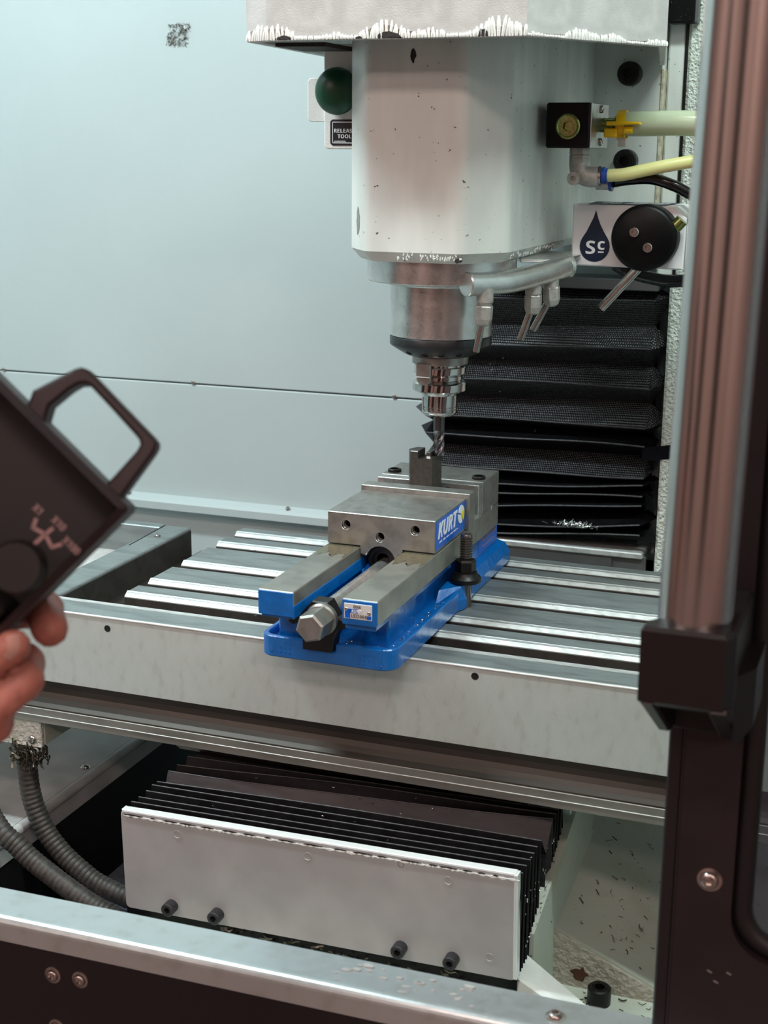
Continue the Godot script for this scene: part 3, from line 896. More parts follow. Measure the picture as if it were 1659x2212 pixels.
# ---------------------------------------------------------------- coolant parts at the right of the head
func coolant() -> void:
	var v = thing("coolant_block", "black anodised coolant block with a brushed side on the housing's right", "valve block", V(0.118, 1.311, -0.14))
	part(v, "body", Shape.new().bx(0.0985, 0.1385, 1.3108, 1.3503, -0.175, -0.1, 0.0015), M.valve)
	part(v, "side_cover", Shape.new().bx(0.1385, 0.1395, 1.3112, 1.3499, -0.174, -0.1012, 0.0004), M.brushed)
	part(v, "spacer", Shape.new().bx(0.0897, 0.0986, 1.315, 1.346, -0.174, -0.15, 0.001), M.valve)
	var plug = part(v, "plug", Shape.new().lathe([[0.0112, 0.0], [0.0112, 0.003], [0.0102, 0.0042], [0.0092, 0.0044], [0.0086, 0.0038], [0.0054, 0.004]], along(Vector3.BACK, V(0.1191, 1.3297, -0.1)), 36), M.zinc)
	part(plug, "hex_socket", hex_pocket(V(0.1191, 1.3297, -0.1), Vector3.BACK, 0.0046, 0.0041, 0.0038), M.zinc)
	for y in [1.3455, 1.3165]:
		part(v, "side_screw", button_head(V(0.1395, y, -0.14), Vector3.RIGHT, 0.0036), M.screw)
	part(v, "hose_barb", Shape.new().lathe([[0.0, 0.0], [0.0065, 0.0], [0.0065, 0.011], [0.008, 0.012], [0.008, 0.016], [0.0068, 0.017], [0.0068, 0.03]], along(Vector3.RIGHT, V(0.139, 1.3315, -0.15)), 24), M.zinc)
	var el = thing("elbow_fitting", "grey cast elbow fitting with blue release ring under the black block", "pipe fitting", V(0.125, 1.28, -0.13))
	part(el, "gland_nut", Shape.new().lathe([[0.0, 1.3], [0.0095, 1.3], [0.0095, 1.3045], [0.0088, 1.305], [0.0095, 1.3055], [0.0095, 1.311], [0.0, 1.311]], Transform3D(Basis(), V(0.1235, 0, -0.13)), 6), M.alu)
	part(el, "elbow", Shape.new().tube(smooth([V(0.1235, 1.302, -0.13), V(0.1235, 1.296, -0.13), V(0.126, 1.289, -0.128), V(0.133, 1.2855, -0.128), V(0.143, 1.2855, -0.128)], 6), 0.0092, 20), M.alu)
	part(el, "lug", Shape.new().lathe([[0.006, 0.0], [0.006, 0.006], [0.0025, 0.006], [0.0025, 0.004], [0.0, 0.004]], along(Vector3.BACK, V(0.1215, 1.284, -0.122)), 18), M.alu)
	part(el, "second_outlet", Shape.new().tube([V(0.138, 1.281, -0.142), V(0.15, 1.281, -0.142)], 0.0075, 18), M.alu)
	part(el, "release_ring", Shape.new().lathe([[0.0, 0.0], [0.0072, 0.0], [0.0078, 0.0008], [0.0078, 0.003], [0.0066, 0.004], [0.0066, 0.0055], [0.0, 0.0055]], along(Vector3.RIGHT, V(0.1455, 1.2868, -0.128)), 24), M.blue_ring)
	part(el, "bright_collar", Shape.new().lathe([[0.0, 0.0], [0.0085, 0.0], [0.0085, 0.003], [0.0, 0.003]], along(Vector3.RIGHT, V(0.1425, 1.2865, -0.128)), 24), M.screw)
	part(el, "rear_release_ring", Shape.new().lathe([[0.0, 0.0], [0.0085, 0.0], [0.0085, 0.003], [0.0, 0.003]], along(Vector3.RIGHT, V(0.15, 1.281, -0.142)), 24), M.blue_ring)
	tag(part(self, "coolant_hose", Shape.new().tube(smooth([V(0.156, 1.3325, -0.15), V(0.18, 1.333, -0.15), V(0.225, 1.333, -0.15), V(0.3, 1.325, -0.17)], 6), 0.0112, 24), M.hose_clear), "thick milky coolant hose running right from the black coolant block", "hose")
	tag(part(self, "coolant_hose", Shape.new().tube(smooth([V(0.149, 1.2868, -0.128), V(0.165, 1.288, -0.13), V(0.183, 1.292, -0.135), V(0.21, 1.2975, -0.14), V(0.28, 1.31, -0.16)], 6), 0.0058, 20), M.hose_yellow), "thin yellowed hose pushed into the elbow fitting", "hose")
	tag(part(self, "coolant_hose", Shape.new().tube(smooth([V(0.153, 1.281, -0.142), V(0.168, 1.2835, -0.15), V(0.188, 1.284, -0.15), V(0.206, 1.279, -0.15), V(0.224, 1.27, -0.155), V(0.28, 1.24, -0.17)], 8), 0.0052, 20), M.hose_black), "black glossy hose arching above the white nozzle unit", "hose")
	tag(part(self, "coolant_hose", Shape.new().tube(smooth([V(0.14, 1.199, -0.235), V(0.15, 1.193, -0.24), V(0.175, 1.187, -0.235), V(0.21, 1.186, -0.225), V(0.28, 1.2, -0.22)], 8), 0.0062, 18), M.hose_black), "black hose hanging below the white nozzle unit", "hose")
	var cl = thing("hose_clamp", "yellow plastic wing clamp around the milky hose", "hose clamp", V(0.158, 1.33, -0.15))
	var ring = Shape.new()
	var cx = along(Vector3.RIGHT, V(0.158, 1.3315, -0.15))
	ring.lathe([[0.0116, -0.004], [0.0135, -0.004], [0.0135, 0.004], [0.0116, 0.004], [0.0116, -0.004]], cx, 32)
	part(cl, "band", ring, M.yellow)
	part(cl, "wing", Shape.new().prism(PackedVector2Array([V2(0.147, 1.331), V2(0.147, 1.3345), V2(0.162, 1.335), V2(0.177, 1.334), V2(0.178, 1.332), V2(0.162, 1.3315)]), -0.138, -0.129, Transform3D(), 0.0008), M.yellow)
	part(cl, "tab", Shape.new().box(V(0.15, 1.3245, -0.137), V(0.012, 0.008, 0.006), 0.001), M.yellow)
	part(cl, "knob", Shape.new().lathe([[0.0, 0.0], [0.003, 0.0], [0.0035, 0.002], [0.003, 0.007], [0.0, 0.0075]], along(Vector3.RIGHT, V(0.163, 1.327, -0.135)), 18), M.yellow)
	part(cl, "band_tail", Shape.new().box(V(0.1605, 1.3165, -0.137), V(0.007, 0.008, 0.001), 0.0003), M.alu)
	# white steerable nozzle unit
	var b = thing("nozzle_unit", "white box with a drop emblem and a round black steerable nozzle", "coolant nozzle", V(0.165, 1.2025, -0.2))
	part(b, "case", Shape.new().prism(PackedVector2Array([V2(0.1125, 1.2025), V2(0.2185, 1.2015), V2(0.2195, 1.249), V2(0.2085, 1.2592), V2(0.1125, 1.2597)]), -0.24, -0.16, Transform3D(), 0.0012), M.box_white)
	part(b, "corner_panel", Shape.new().hull8([V(0.2196, 1.205, -0.235), V(0.2202, 1.205, -0.235), V(0.2202, 1.205, -0.165), V(0.2196, 1.205, -0.165), V(0.2196, 1.248, -0.235), V(0.2202, 1.248, -0.235), V(0.2202, 1.248, -0.165), V(0.2196, 1.248, -0.165)]), M.box_white)
	var ot = part(b, "top_label", Shape.new().hull8([V(0.126, 1.2597, -0.163), V(0.198, 1.2596, -0.163), V(0.2, 1.2596, -0.236), V(0.118, 1.2597, -0.236), V(0.126, 1.26, -0.163), V(0.198, 1.2599, -0.163), V(0.2, 1.2599, -0.236), V(0.118, 1.26, -0.236)]), M.navy)
	var s = Shape.new()
	for q in [[0.137, 0.004], [0.146, 0.005]]:
		for i in 20:
			var a0 = TAU * i / 20
			var a1 = TAU * (i + 1) / 20
			s.hull8([V(q[0] + cos(a0) * q[1], 1.2599, -0.2 + sin(a0) * 0.014), V(q[0] + cos(a1) * q[1], 1.2599, -0.2 + sin(a1) * 0.014), V(q[0] + cos(a1) * q[1] * 0.7, 1.2599, -0.2 + sin(a1) * 0.009), V(q[0] + cos(a0) * q[1] * 0.7, 1.2599, -0.2 + sin(a0) * 0.009), V(q[0] + cos(a0) * q[1], 1.2602, -0.2 + sin(a0) * 0.014), V(q[0] + cos(a1) * q[1], 1.2602, -0.2 + sin(a1) * 0.014), V(q[0] + cos(a1) * q[1] * 0.7, 1.2602, -0.2 + sin(a1) * 0.009), V(q[0] + cos(a0) * q[1] * 0.7, 1.2602, -0.2 + sin(a0) * 0.009)])
	for row in [[-0.216, -0.202], [-0.197, -0.183]]:
		for i in 7:
			var x = 0.1555 + i * 0.0053 + (0.001 if row[0] > -0.2 else 0.003)
			s.hull8([V(x, 1.2599, row[1]), V(x + 0.0035, 1.2599, row[1]), V(x + 0.005, 1.2599, row[0]), V(x + 0.0015, 1.2599, row[0]), V(x, 1.2602, row[1]), V(x + 0.0035, 1.2602, row[1]), V(x + 0.005, 1.2602, row[0]), V(x + 0.0015, 1.2602, row[0])])
	part(ot, "logo_strokes", s, M.white_ink)
	# drop emblem
	var drop = PackedVector2Array([V2(0.1347, 1.2545)])
	for i in 17:
		var a = lerpf(0.55, -PI - 0.55, i / 16.0)
		drop.append(V2(0.1347, 1.2208) + Vector2(cos(a), sin(a)) * 0.0144)
	var tail = PackedVector2Array()
	for i in [1, 2, 3]:
		tail.append(V2(0.1347, 1.2545).lerp(drop[1], i / 4.0) + V2(-0.0016 * sin(i / 4.0 * PI), 0))
	var dp = PackedVector2Array([drop[0]])
	dp.append_array(tail)
	for i in range(1, drop.size()):
		dp.append(drop[i])
	for i in [3, 2, 1]:
		dp.append(V2(0.2694 - tail[i - 1].x, tail[i - 1].y))
	var em = part(b, "drop_emblem", Shape.new().prism(dp, -0.1602, -0.1596, Transform3D(), 0.0), M.navy)
	words(em, "lettering", "S", 0.0125, Transform3D(Basis(), V(0.1312, 1.2196, -0.1595)), M.white_ink, 1.2)
	words(em, "lettering", "c", 0.0105, Transform3D(Basis(), V(0.1407, 1.2228, -0.1595)), M.white_ink, 1.1)
	part(em, "underline", Shape.new().bx(0.1382, 0.1437, 1.2150, 1.2164, -0.1598, -0.1593, 0.0001), M.white_ink)
	var dc = V(0.1842, 1.231, -0.16)
	var disc = part(b, "rotor_disc", Shape.new().lathe([[0.0, -0.002], [0.0305, -0.002], [0.0305, 0.018], [0.029, 0.0205], [0.0265, 0.022], [0.0, 0.022]], along(Vector3.BACK, dc), 64), M.valve)
	for p in [V(0.176, 1.2362, -0.138), V(0.189, 1.2227, -0.138)]:
		var sc = part(b, "disc_screw", socket_head(p, Vector3.BACK, 0.0044, 0.003), M.screw)
		part(sc, "socket", hex_pocket(p, Vector3.BACK, 0.0023, 0.003, 0.002), M.screw)
	disc.set_meta("label", "round black disc with two screws")
	part(b, "nozzle_tube", Shape.new().tube([V(0.212, 1.2415, -0.147), V(0.1765, 1.1995, -0.147), V(0.1462, 1.1642, -0.147)], 0.0042, 20), M.stainless)
	part(b, "nozzle_bore", Shape.new().tube([V(0.1464, 1.1644, -0.147), V(0.14605, 1.16405, -0.147)], 0.003, 16), M.gasket)
	part(b, "tube_adapter", Shape.new().tube([V(0.2115, 1.241, -0.147), V(0.2175, 1.248, -0.147)], 0.006, 16), M.zinc)
	part(b, "arm_bracket", Shape.new().prism(PackedVector2Array([V2(0.075, -0.1), V2(0.086, -0.075), V2(0.122, -0.095), V2(0.122, -0.2), V2(0.075, -0.2)]), -1.2128, -1.2098, Transform3D(Basis(Vector3.RIGHT, Vector3(0, 0, 1), Vector3(0, -1, 0)), Vector3.ZERO), 0.0005), M.steel_bright)
	# curved manifold with three hex nozzles
	var mf = thing("coolant_manifold", "curved bright steel coolant pipe with three angled nozzles beside the spindle", "manifold", V(0.09, 1.18, -0.04))
	var path = smooth([V(0.0587, 1.1955, 0.0), V(0.0737, 1.1953, -0.02), V(0.0875, 1.1962, -0.04), V(0.1093, 1.2017, -0.08), V(0.1203, 1.2053, -0.105)], 8)
	part(mf, "pipe", Shape.new().tube(path, 0.0103, 28), M.steel_bright)
	var pd: Vector3 = (path[0] - path[2]).normalized()
	part(mf, "end_cap", Shape.new().lathe([[0.0, 0.0], [0.0108, 0.0], [0.0108, 0.003], [0.0098, 0.004], [0.0, 0.004]], along(pd, path[0] - pd * 0.002), 28), M.steel_bright)
	part(mf, "far_cap", Shape.new().lathe([[0.0, 0.0], [0.0106, 0.0], [0.0106, 0.004], [0.0, 0.004]], along(-pd, path[-1]), 28), M.steel_bright)
	for q in [[V(0.0712, 1.1855, -0.012), V(0.0702, 1.168, -0.012), V(0.063, 1.1352, -0.016)], [V(0.1005, 1.189, -0.067), V(0.1002, 1.174, -0.068), V(0.0895, 1.141, -0.068)], [V(0.1118, 1.193, -0.085), V(0.1125, 1.18, -0.086), V(0.0965, 1.148, -0.085)]]:
		var a: Vector3 = q[0]
		var c: Vector3 = q[1]
		var e: Vector3 = q[2]
		part(mf, "boss", Shape.new().lathe([[0.0, -0.006], [0.0074, -0.006], [0.0074, 0.006], [0.0068, 0.0065], [0.006, 0.009], [0.0, 0.009]], along(V(0, -1, 0), a), 24), M.alu)
		part(mf, "hex_nut", Shape.new().lathe([[0.0, -0.0085], [0.0076, -0.0085], [0.0082, -0.0075], [0.0082, 0.003], [0.0066, 0.0078], [0.0042, 0.0095], [0.0, 0.0095]], along((c - a).normalized(), c, 0.5), 6), M.alu)
		var st: Vector3 = c + (e - c).normalized() * 0.005
		part(mf, "jet_tube", Shape.new().tube([st, e], 0.0032, 16), M.stainless)
		part(mf, "jet_bore", Shape.new().tube([e - (e - st).normalized() * 0.0002, e + (e - st).normalized() * 0.00015], 0.0021, 14), M.gasket)


# ---------------------------------------------------------------- bellows below the head
func column_bellows() -> void:
	var t = thing("column_bellows", "black pleated bellows behind the vise, sagging and chip-flecked", "bellows", V(0.03, 0.86, -0.37))
	part(t, "top_frame", Shape.new().bx(-0.1, 0.166, 1.163, 1.175, -0.4, -0.345, 0.001), M.cover)
	# ridges: height at x = 0 and at x = 0.16, then how far it stands out, and the sag in the middle
	var rid = [[1.148, 1.152, -0.352, 0.0], [1.0965, 1.100, -0.348, 0.0], [1.056, 1.0575, -0.346, 0.001], [1.012, 1.0135, -0.345, 0.001], [0.99, 0.9925, -0.346, 0.002], [0.956, 0.958, -0.346, -0.003], [0.938, 0.9485, -0.344, -0.001], [0.9285, 0.936, -0.345, -0.001], [0.9125, 0.9275, -0.344, -0.002], [0.891, 0.9045, -0.341, -0.002], [0.88, 0.8925, -0.343, 0.0]]
	var val = [[1.163, 1.165], [1.1175, 1.1225], [1.0755, 1.0795], [1.033, 1.0385], [1.0015, 1.0035], [0.974, 0.977], [0.946, 0.953], [0.933, 0.942], [0.9205, 0.9315], [0.902, 0.916], [0.8845, 0.8975], [0.872, 0.882]]
	var xl = -0.094
	var xr = 0.1605
	var nx = 24
	for i in rid.size():
		var s = Shape.new()
		var rows = []
		for k in nx + 1:
			var f = float(k) / nx
			var x = lerpf(xl, xr, f)
			var h = func(p: Array) -> float: return lerpf(p[0], p[1], x / 0.16)
			var sag: float = rid[i][3] * sin(PI * f) + 0.0012 * sin(f * 7.0 + i * 2.1) * (0.3 if i < 4 else 1.0)
			var y0: float = h.call(val[i])
			var y2: float = h.call(val[i + 1])
			var y1: float = clampf(h.call(rid[i]) + sag, y2 + 0.003, y0 - 0.003)
			var z1: float = rid[i][2] + 0.0015 * sin(f * 5.0 + i)
			var zv = -0.374 if i < 4 else -0.378
			var flat = 0.0011
			rows.append([V(x, y0, zv), V(x, lerpf(y0, y1, 0.5) + 0.0008, lerpf(zv, z1, 0.5) + 0.0025), V(x, y1 + flat, z1), V(x, y1 - flat * 0.6, z1), V(x, y2, zv), V(x, y2, -0.4), V(x, y0, -0.4)])
		for k in nx:
			for j in 6:
				s.quad(rows[k][j], rows[k][j + 1], rows[k + 1][j + 1], rows[k + 1][j], 1 if j < 2 else j + 1)
		for e in [[0, -1.0], [nx, 1.0]]:   # gusset tips at both ends
			var r: Array = rows[e[0]]
			var c: Vector3 = (r[0] + r[2] + r[4] + r[5]) / 4.0
			var out = 0.0195 if i < 4 else 0.011 + 0.005 * sin(i * 2.3)
			var tip = V(r[2].x + e[1] * out, r[2].y + 0.004, -0.366)
			var back = V(r[2].x + e[1] * 0.003, r[2].y, -0.4)
			for f in [[r[0], r[2], tip], [r[3], r[4], tip], [r[2], r[3], tip], [r[0], tip, back], [r[4], back, tip]]:
				s.face(f, c)
		var pl = part(t, "pleat", s, M.rubber if i < 4 or i == 5 else M.rubber_plain)
		var line = []
		for r in rows:
			line.append((r[2] + r[3]) / 2 + V(0, 0.0004, 0.0001))
		part(pl, "fold_edge", Shape.new().tube(line, 0.0008 if i < 4 else 0.001, 6), M.fold_glint)
	part(t, "bottom_plate", Shape.new().bx(-0.1, 0.1645, 0.8655, 0.8725, -0.4, -0.342, 0.0012), M.edge)
	part(t, "torn_flap", Shape.new().hull8([V(0.158, 0.977, -0.345), V(0.19, 0.984, -0.338), V(0.19, 0.985, -0.34), V(0.158, 0.978, -0.347), V(0.158, 0.992, -0.345), V(0.19, 0.9995, -0.338), V(0.19, 0.9995, -0.34), V(0.158, 0.992, -0.347)]), M.rubber_plain)
	part(t, "torn_flap", Shape.new().hull8([V(0.163, 0.921, -0.35), V(0.178, 0.926, -0.338), V(0.178, 0.926, -0.34), V(0.163, 0.921, -0.354), V(0.163, 0.94, -0.35), V(0.174, 0.938, -0.338), V(0.174, 0.938, -0.34), V(0.163, 0.94, -0.354)]), M.rubber_plain)
	part(t, "torn_flap", Shape.new().hull8([V(0.157, 0.88, -0.352), V(0.178, 0.888, -0.338), V(0.178, 0.888, -0.341), V(0.157, 0.88, -0.356), V(0.157, 0.894, -0.352), V(0.176, 0.904, -0.338), V(0.176, 0.904, -0.341), V(0.157, 0.894, -0.356)]), M.rubber_plain)
	var f = func():
		var up = rng.randf() < 0.75
		return [V(rng.randf_range(-0.02, 0.155), (1.062 + rng.randf_range(0, 0.012)) if up else rng.randf_range(0.95, 1.15), -0.349 if up else -0.343), V(0, 0.5, 0.8)]
	chips("stuck_chips", "", "", f, 34, 0.0022, M.chip, t)
	var cl = func(): return [V(0.088 + rng.randfn(0, 0.011), 0.8975 + absf(rng.randfn(0, 0.0022)), -0.338 + rng.randf_range(-0.003, 0.003)), V(0, 0.7, 0.7)]
	chips("bellows_chips", "clump of bright chips caught on a low fold of the black bellows", "metal chips", cl, 90, 0.006, M.chip)
	# grey cover behind the table
	var g = thing("saddle_cover", "dull grey sheet metal cover behind the table under the bellows", "cover panel", V(0.03, 0.6, -0.3))
	part(g, "panel", Shape.new().bx(-0.12, 0.168, 0.6, 0.868, -0.352, -0.346, 0.001), M.cover)
	part(g, "lap_strip", Shape.new().bx(-0.12, 0.13, 0.853, 0.868, -0.346, -0.344, 0.0006), M.cover)


# ---------------------------------------------------------------- the T-slot table
func table() -> void:
	var t = thing("slotted_table", "long grey steel T-slot table carrying the vise", "machine table", V(0.0, 0.79, 0.0))
	var xa = -0.62
	var xb = 0.62
	var side = Transform3D(Basis(Vector3(0, 0, 1), Vector3.UP, Vector3(-1, 0, 0)), Vector3.ZERO)   # polygon in z, y; depth is -x
	# front beam with its cove and lip
	var prof = [V2(0.1095, 0.9), V2(0.1405, 0.9), V2(0.142, 0.8988), V2(0.142, 0.83)]
	for i in range(1, 7):
		var a = PI / 2 * i / 6
		prof.append(V2(0.142 + 0.007 * (1 - cos(a)), 0.83 - 0.018 * sin(a)))
	prof += [V2(0.1495, 0.8), V2(0.149, 0.7925), V2(0.06, 0.7925), V2(0.06, 0.86), V2(0.1095, 0.86)]
	var beam = part(t, "front_beam", Shape.new().prism(PackedVector2Array(prof), -xb, -xa, side, 0.0), M.table_face)
	for q in [V2(-0.2286, 0.8893), V2(0.1157, 0.8918)]:
		part(beam, "oil_hole", Shape.new().lathe([[0.0034, -0.0002], [0.0031, 0.0002], [0.0027, 0.0001], [0.0, 0.00015]], along(Vector3.BACK, V(q.x, q.y, 0.142)), 20), M.gasket)
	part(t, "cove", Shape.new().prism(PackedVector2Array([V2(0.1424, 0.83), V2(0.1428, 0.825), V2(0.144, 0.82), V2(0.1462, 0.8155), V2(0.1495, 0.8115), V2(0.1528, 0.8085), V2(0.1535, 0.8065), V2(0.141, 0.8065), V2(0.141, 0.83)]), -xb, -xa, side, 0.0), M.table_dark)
	part(t, "lip_band", Shape.new().bx(xa, xb, 0.7927, 0.8072, 0.145, 0.154, 0.0005), M.lip)
	part(t, "lip_line", Shape.new().bx(xa, xb, 0.7995, 0.8003, 0.15, 0.1546, 0.0002), M.edge)
	part(t, "front_strip", Shape.new().bx(xa, xb, 0.895, 0.9004, 0.112, 0.1408, 0.0004), M.table_top)
	part(t, "front_edge", Shape.new().tube([V(xa, 0.8992, 0.1415), V(xb, 0.8992, 0.1415)], 0.0013, 10), M.edge)
	part(t, "strip_edge", Shape.new().hull8([V(-0.335, 0.88, 0.1035), V(xb, 0.88, 0.1035), V(xb, 0.88, 0.1125), V(-0.335, 0.88, 0.1125), V(-0.335, 0.9, 0.1042), V(xb, 0.9, 0.1042), V(xb, 0.9007, 0.1115), V(-0.335, 0.9007, 0.1115)]), M.edge)
	# ribs between the slots: front edge, back edge
	for r in [[0.0715, 0.046], [0.027, -0.0215], [-0.041, -0.1], [-0.12, -0.146], [-0.164, -0.186]]:
		var rib = part(t, "slot_rib", Shape.new().bx(-0.2515, 0.6, 0.868, 0.9, r[1], r[0] - 0.0035, 0.0006), M.table_top)
		part(rib, "slot_edge", Shape.new().hull8([V(-0.2518, 0.8705, r[0] - 0.008), V(0.6, 0.8705, r[0] - 0.008), V(0.6, 0.8705, r[0]), V(-0.2518, 0.8705, r[0]), V(-0.2518, 0.9004, r[0] - 0.0055), V(0.6, 0.9004, r[0] - 0.0055), V(0.6, 0.8962, r[0] + 0.0004), V(-0.2518, 0.8962, r[0] + 0.0004)]), M.edge)
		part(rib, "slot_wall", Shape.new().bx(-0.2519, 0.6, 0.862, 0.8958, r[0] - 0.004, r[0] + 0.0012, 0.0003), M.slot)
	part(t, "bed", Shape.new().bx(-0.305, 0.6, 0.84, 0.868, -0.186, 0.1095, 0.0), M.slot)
	# left end bar and its drain pocket
	var bar = part(t, "end_bar", Shape.new().prism(round_rect(-0.338, -0.305, 0.84, 0.9, 0.003, 4), -0.165, 0.112, Transform3D(), 0.0025), M.table_top)
	part(bar, "inner_wall", Shape.new().bx(-0.3055, -0.3042, 0.842, 0.8975, -0.162, 0.107, 0.0003), M.slot)
	part(bar, "bar_screw", button_head(V(-0.322, 0.9, -0.118), Vector3.UP, 0.0035), M.screw)
	part(bar, "gap_line", Shape.new().box(V(-0.3345, 0.9, -0.118), V(0.0012, 0.001, 0.086), 0.0002, Basis(Vector3.UP, 0.05)), M.gasket)
	part(t, "rear_bar", Shape.new().bx(xa, -0.338, 0.86, 0.9, -0.168, -0.152, 0.001), M.table_top)
	part(t, "pocket_floor", Shape.new().bx(xa, -0.338, 0.855, 0.868, -0.155, 0.11, 0.001), M.paint_grain)
	part(t, "left_end", Shape.new().bx(xa, xa + 0.03, 0.84, 0.9, -0.168, 0.112, 0.001), M.table_top)
	part(t, "right_end", Shape.new().bx(0.6, xb, 0.84, 0.9, -0.186, 0.112, 0.001), M.table_top)
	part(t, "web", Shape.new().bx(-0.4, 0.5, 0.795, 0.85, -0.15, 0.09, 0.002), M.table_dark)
	var f = func(): return [V(rng.randf_range(-0.22, 0.27), 0.9006, rng.randf_range(-0.15, 0.135)), Vector3.UP]
	chips("loose_chips", "", "", f, 60, 0.002, M.chip, t)
	# junction block and small bracket hanging under the lip
	var j = thing("junction_block", "grey wrinkle-painted block under the table's left end", "junction box", V(-0.35, 0.765, 0.12))
	part(j, "cover", Shape.new().prism(round_rect(-0.42, -0.2996, 0.7648, 0.7925, 0.002), 0.145, 0.15, Transform3D(), 0.001), M.paint_wrinkle)
	part(j, "box", Shape.new().bx(-0.418, -0.299, 0.766, 0.7925, 0.03, 0.145, 0.001), M.cast_base)
	part(j, "cover_screw", button_head(V(-0.309, 0.773, 0.15), Vector3.BACK, 0.0042), M.screw)
	var jf = func(): return [V(-0.3165 + rng.randf_range(-0.016, 0.016), rng.randf_range(0.748, 0.766), 0.14 + rng.randf_range(-0.008, 0.016)), V(rng.randf_range(-1, 1), 0.1, 1).normalized()]
	chips("trapped_chips", "stringy dirty chips packed under the grey junction block", "metal chips", jf, 110, 0.012, M.chip_dark)
	var br = thing("table_stop", "small pale stop lug under the table lip above the front bellows", "stop lug", V(-0.16, 0.776, 0.12))
	part(br, "lug", Shape.new().bx(-0.1735, -0.146, 0.7765, 0.793, 0.11, 0.125, 0.002), M.paint_wrinkle)
	part(br, "foot", Shape.new().bx(-0.171, -0.149, 0.774, 0.7775, 0.112, 0.122, 0.001), M.alu)
	for q in [[[V(-0.324, 0.77, 0.14), V(-0.324, 0.745, 0.14), V(-0.3185, 0.71, 0.143), V(-0.305, 0.682, 0.146), V(-0.2865, 0.661, 0.147), V(-0.265, 0.645, 0.147), V(-0.243, 0.633, 0.146), V(-0.2, 0.62, 0.14), V(-0.16, 0.617, 0.12)], "ribbed dark conduit curving down from the junction block"], [[V(-0.37, 0.74, 0.17), V(-0.345, 0.725, 0.185), V(-0.3147, 0.704, 0.2), V(-0.296, 0.69, 0.2), V(-0.277, 0.676, 0.2), V(-0.2296, 0.6505, 0.2), V(-0.19, 0.635, 0.2), V(-0.162, 0.624, 0.21)], "ribbed dark conduit nearest the sill at lower left"]]:
		var path = smooth(q[0], 40)
		var s = Shape.new()
		var rr = []
		var pp = []
		var run = 0.0
		for i in path.size():
			if i:
				run += path[i].distance_to(path[i - 1])
			pp.append(path[i])
			rr.append(0.0088 + 0.0009 * pow(absf(sin(run * PI / 0.0048)), 0.6))
		s.tube(pp, rr, 14)
		tag(part(self, "flexible_conduit", s, M.conduit), q[1], "conduit", "flexible conduits under the table")


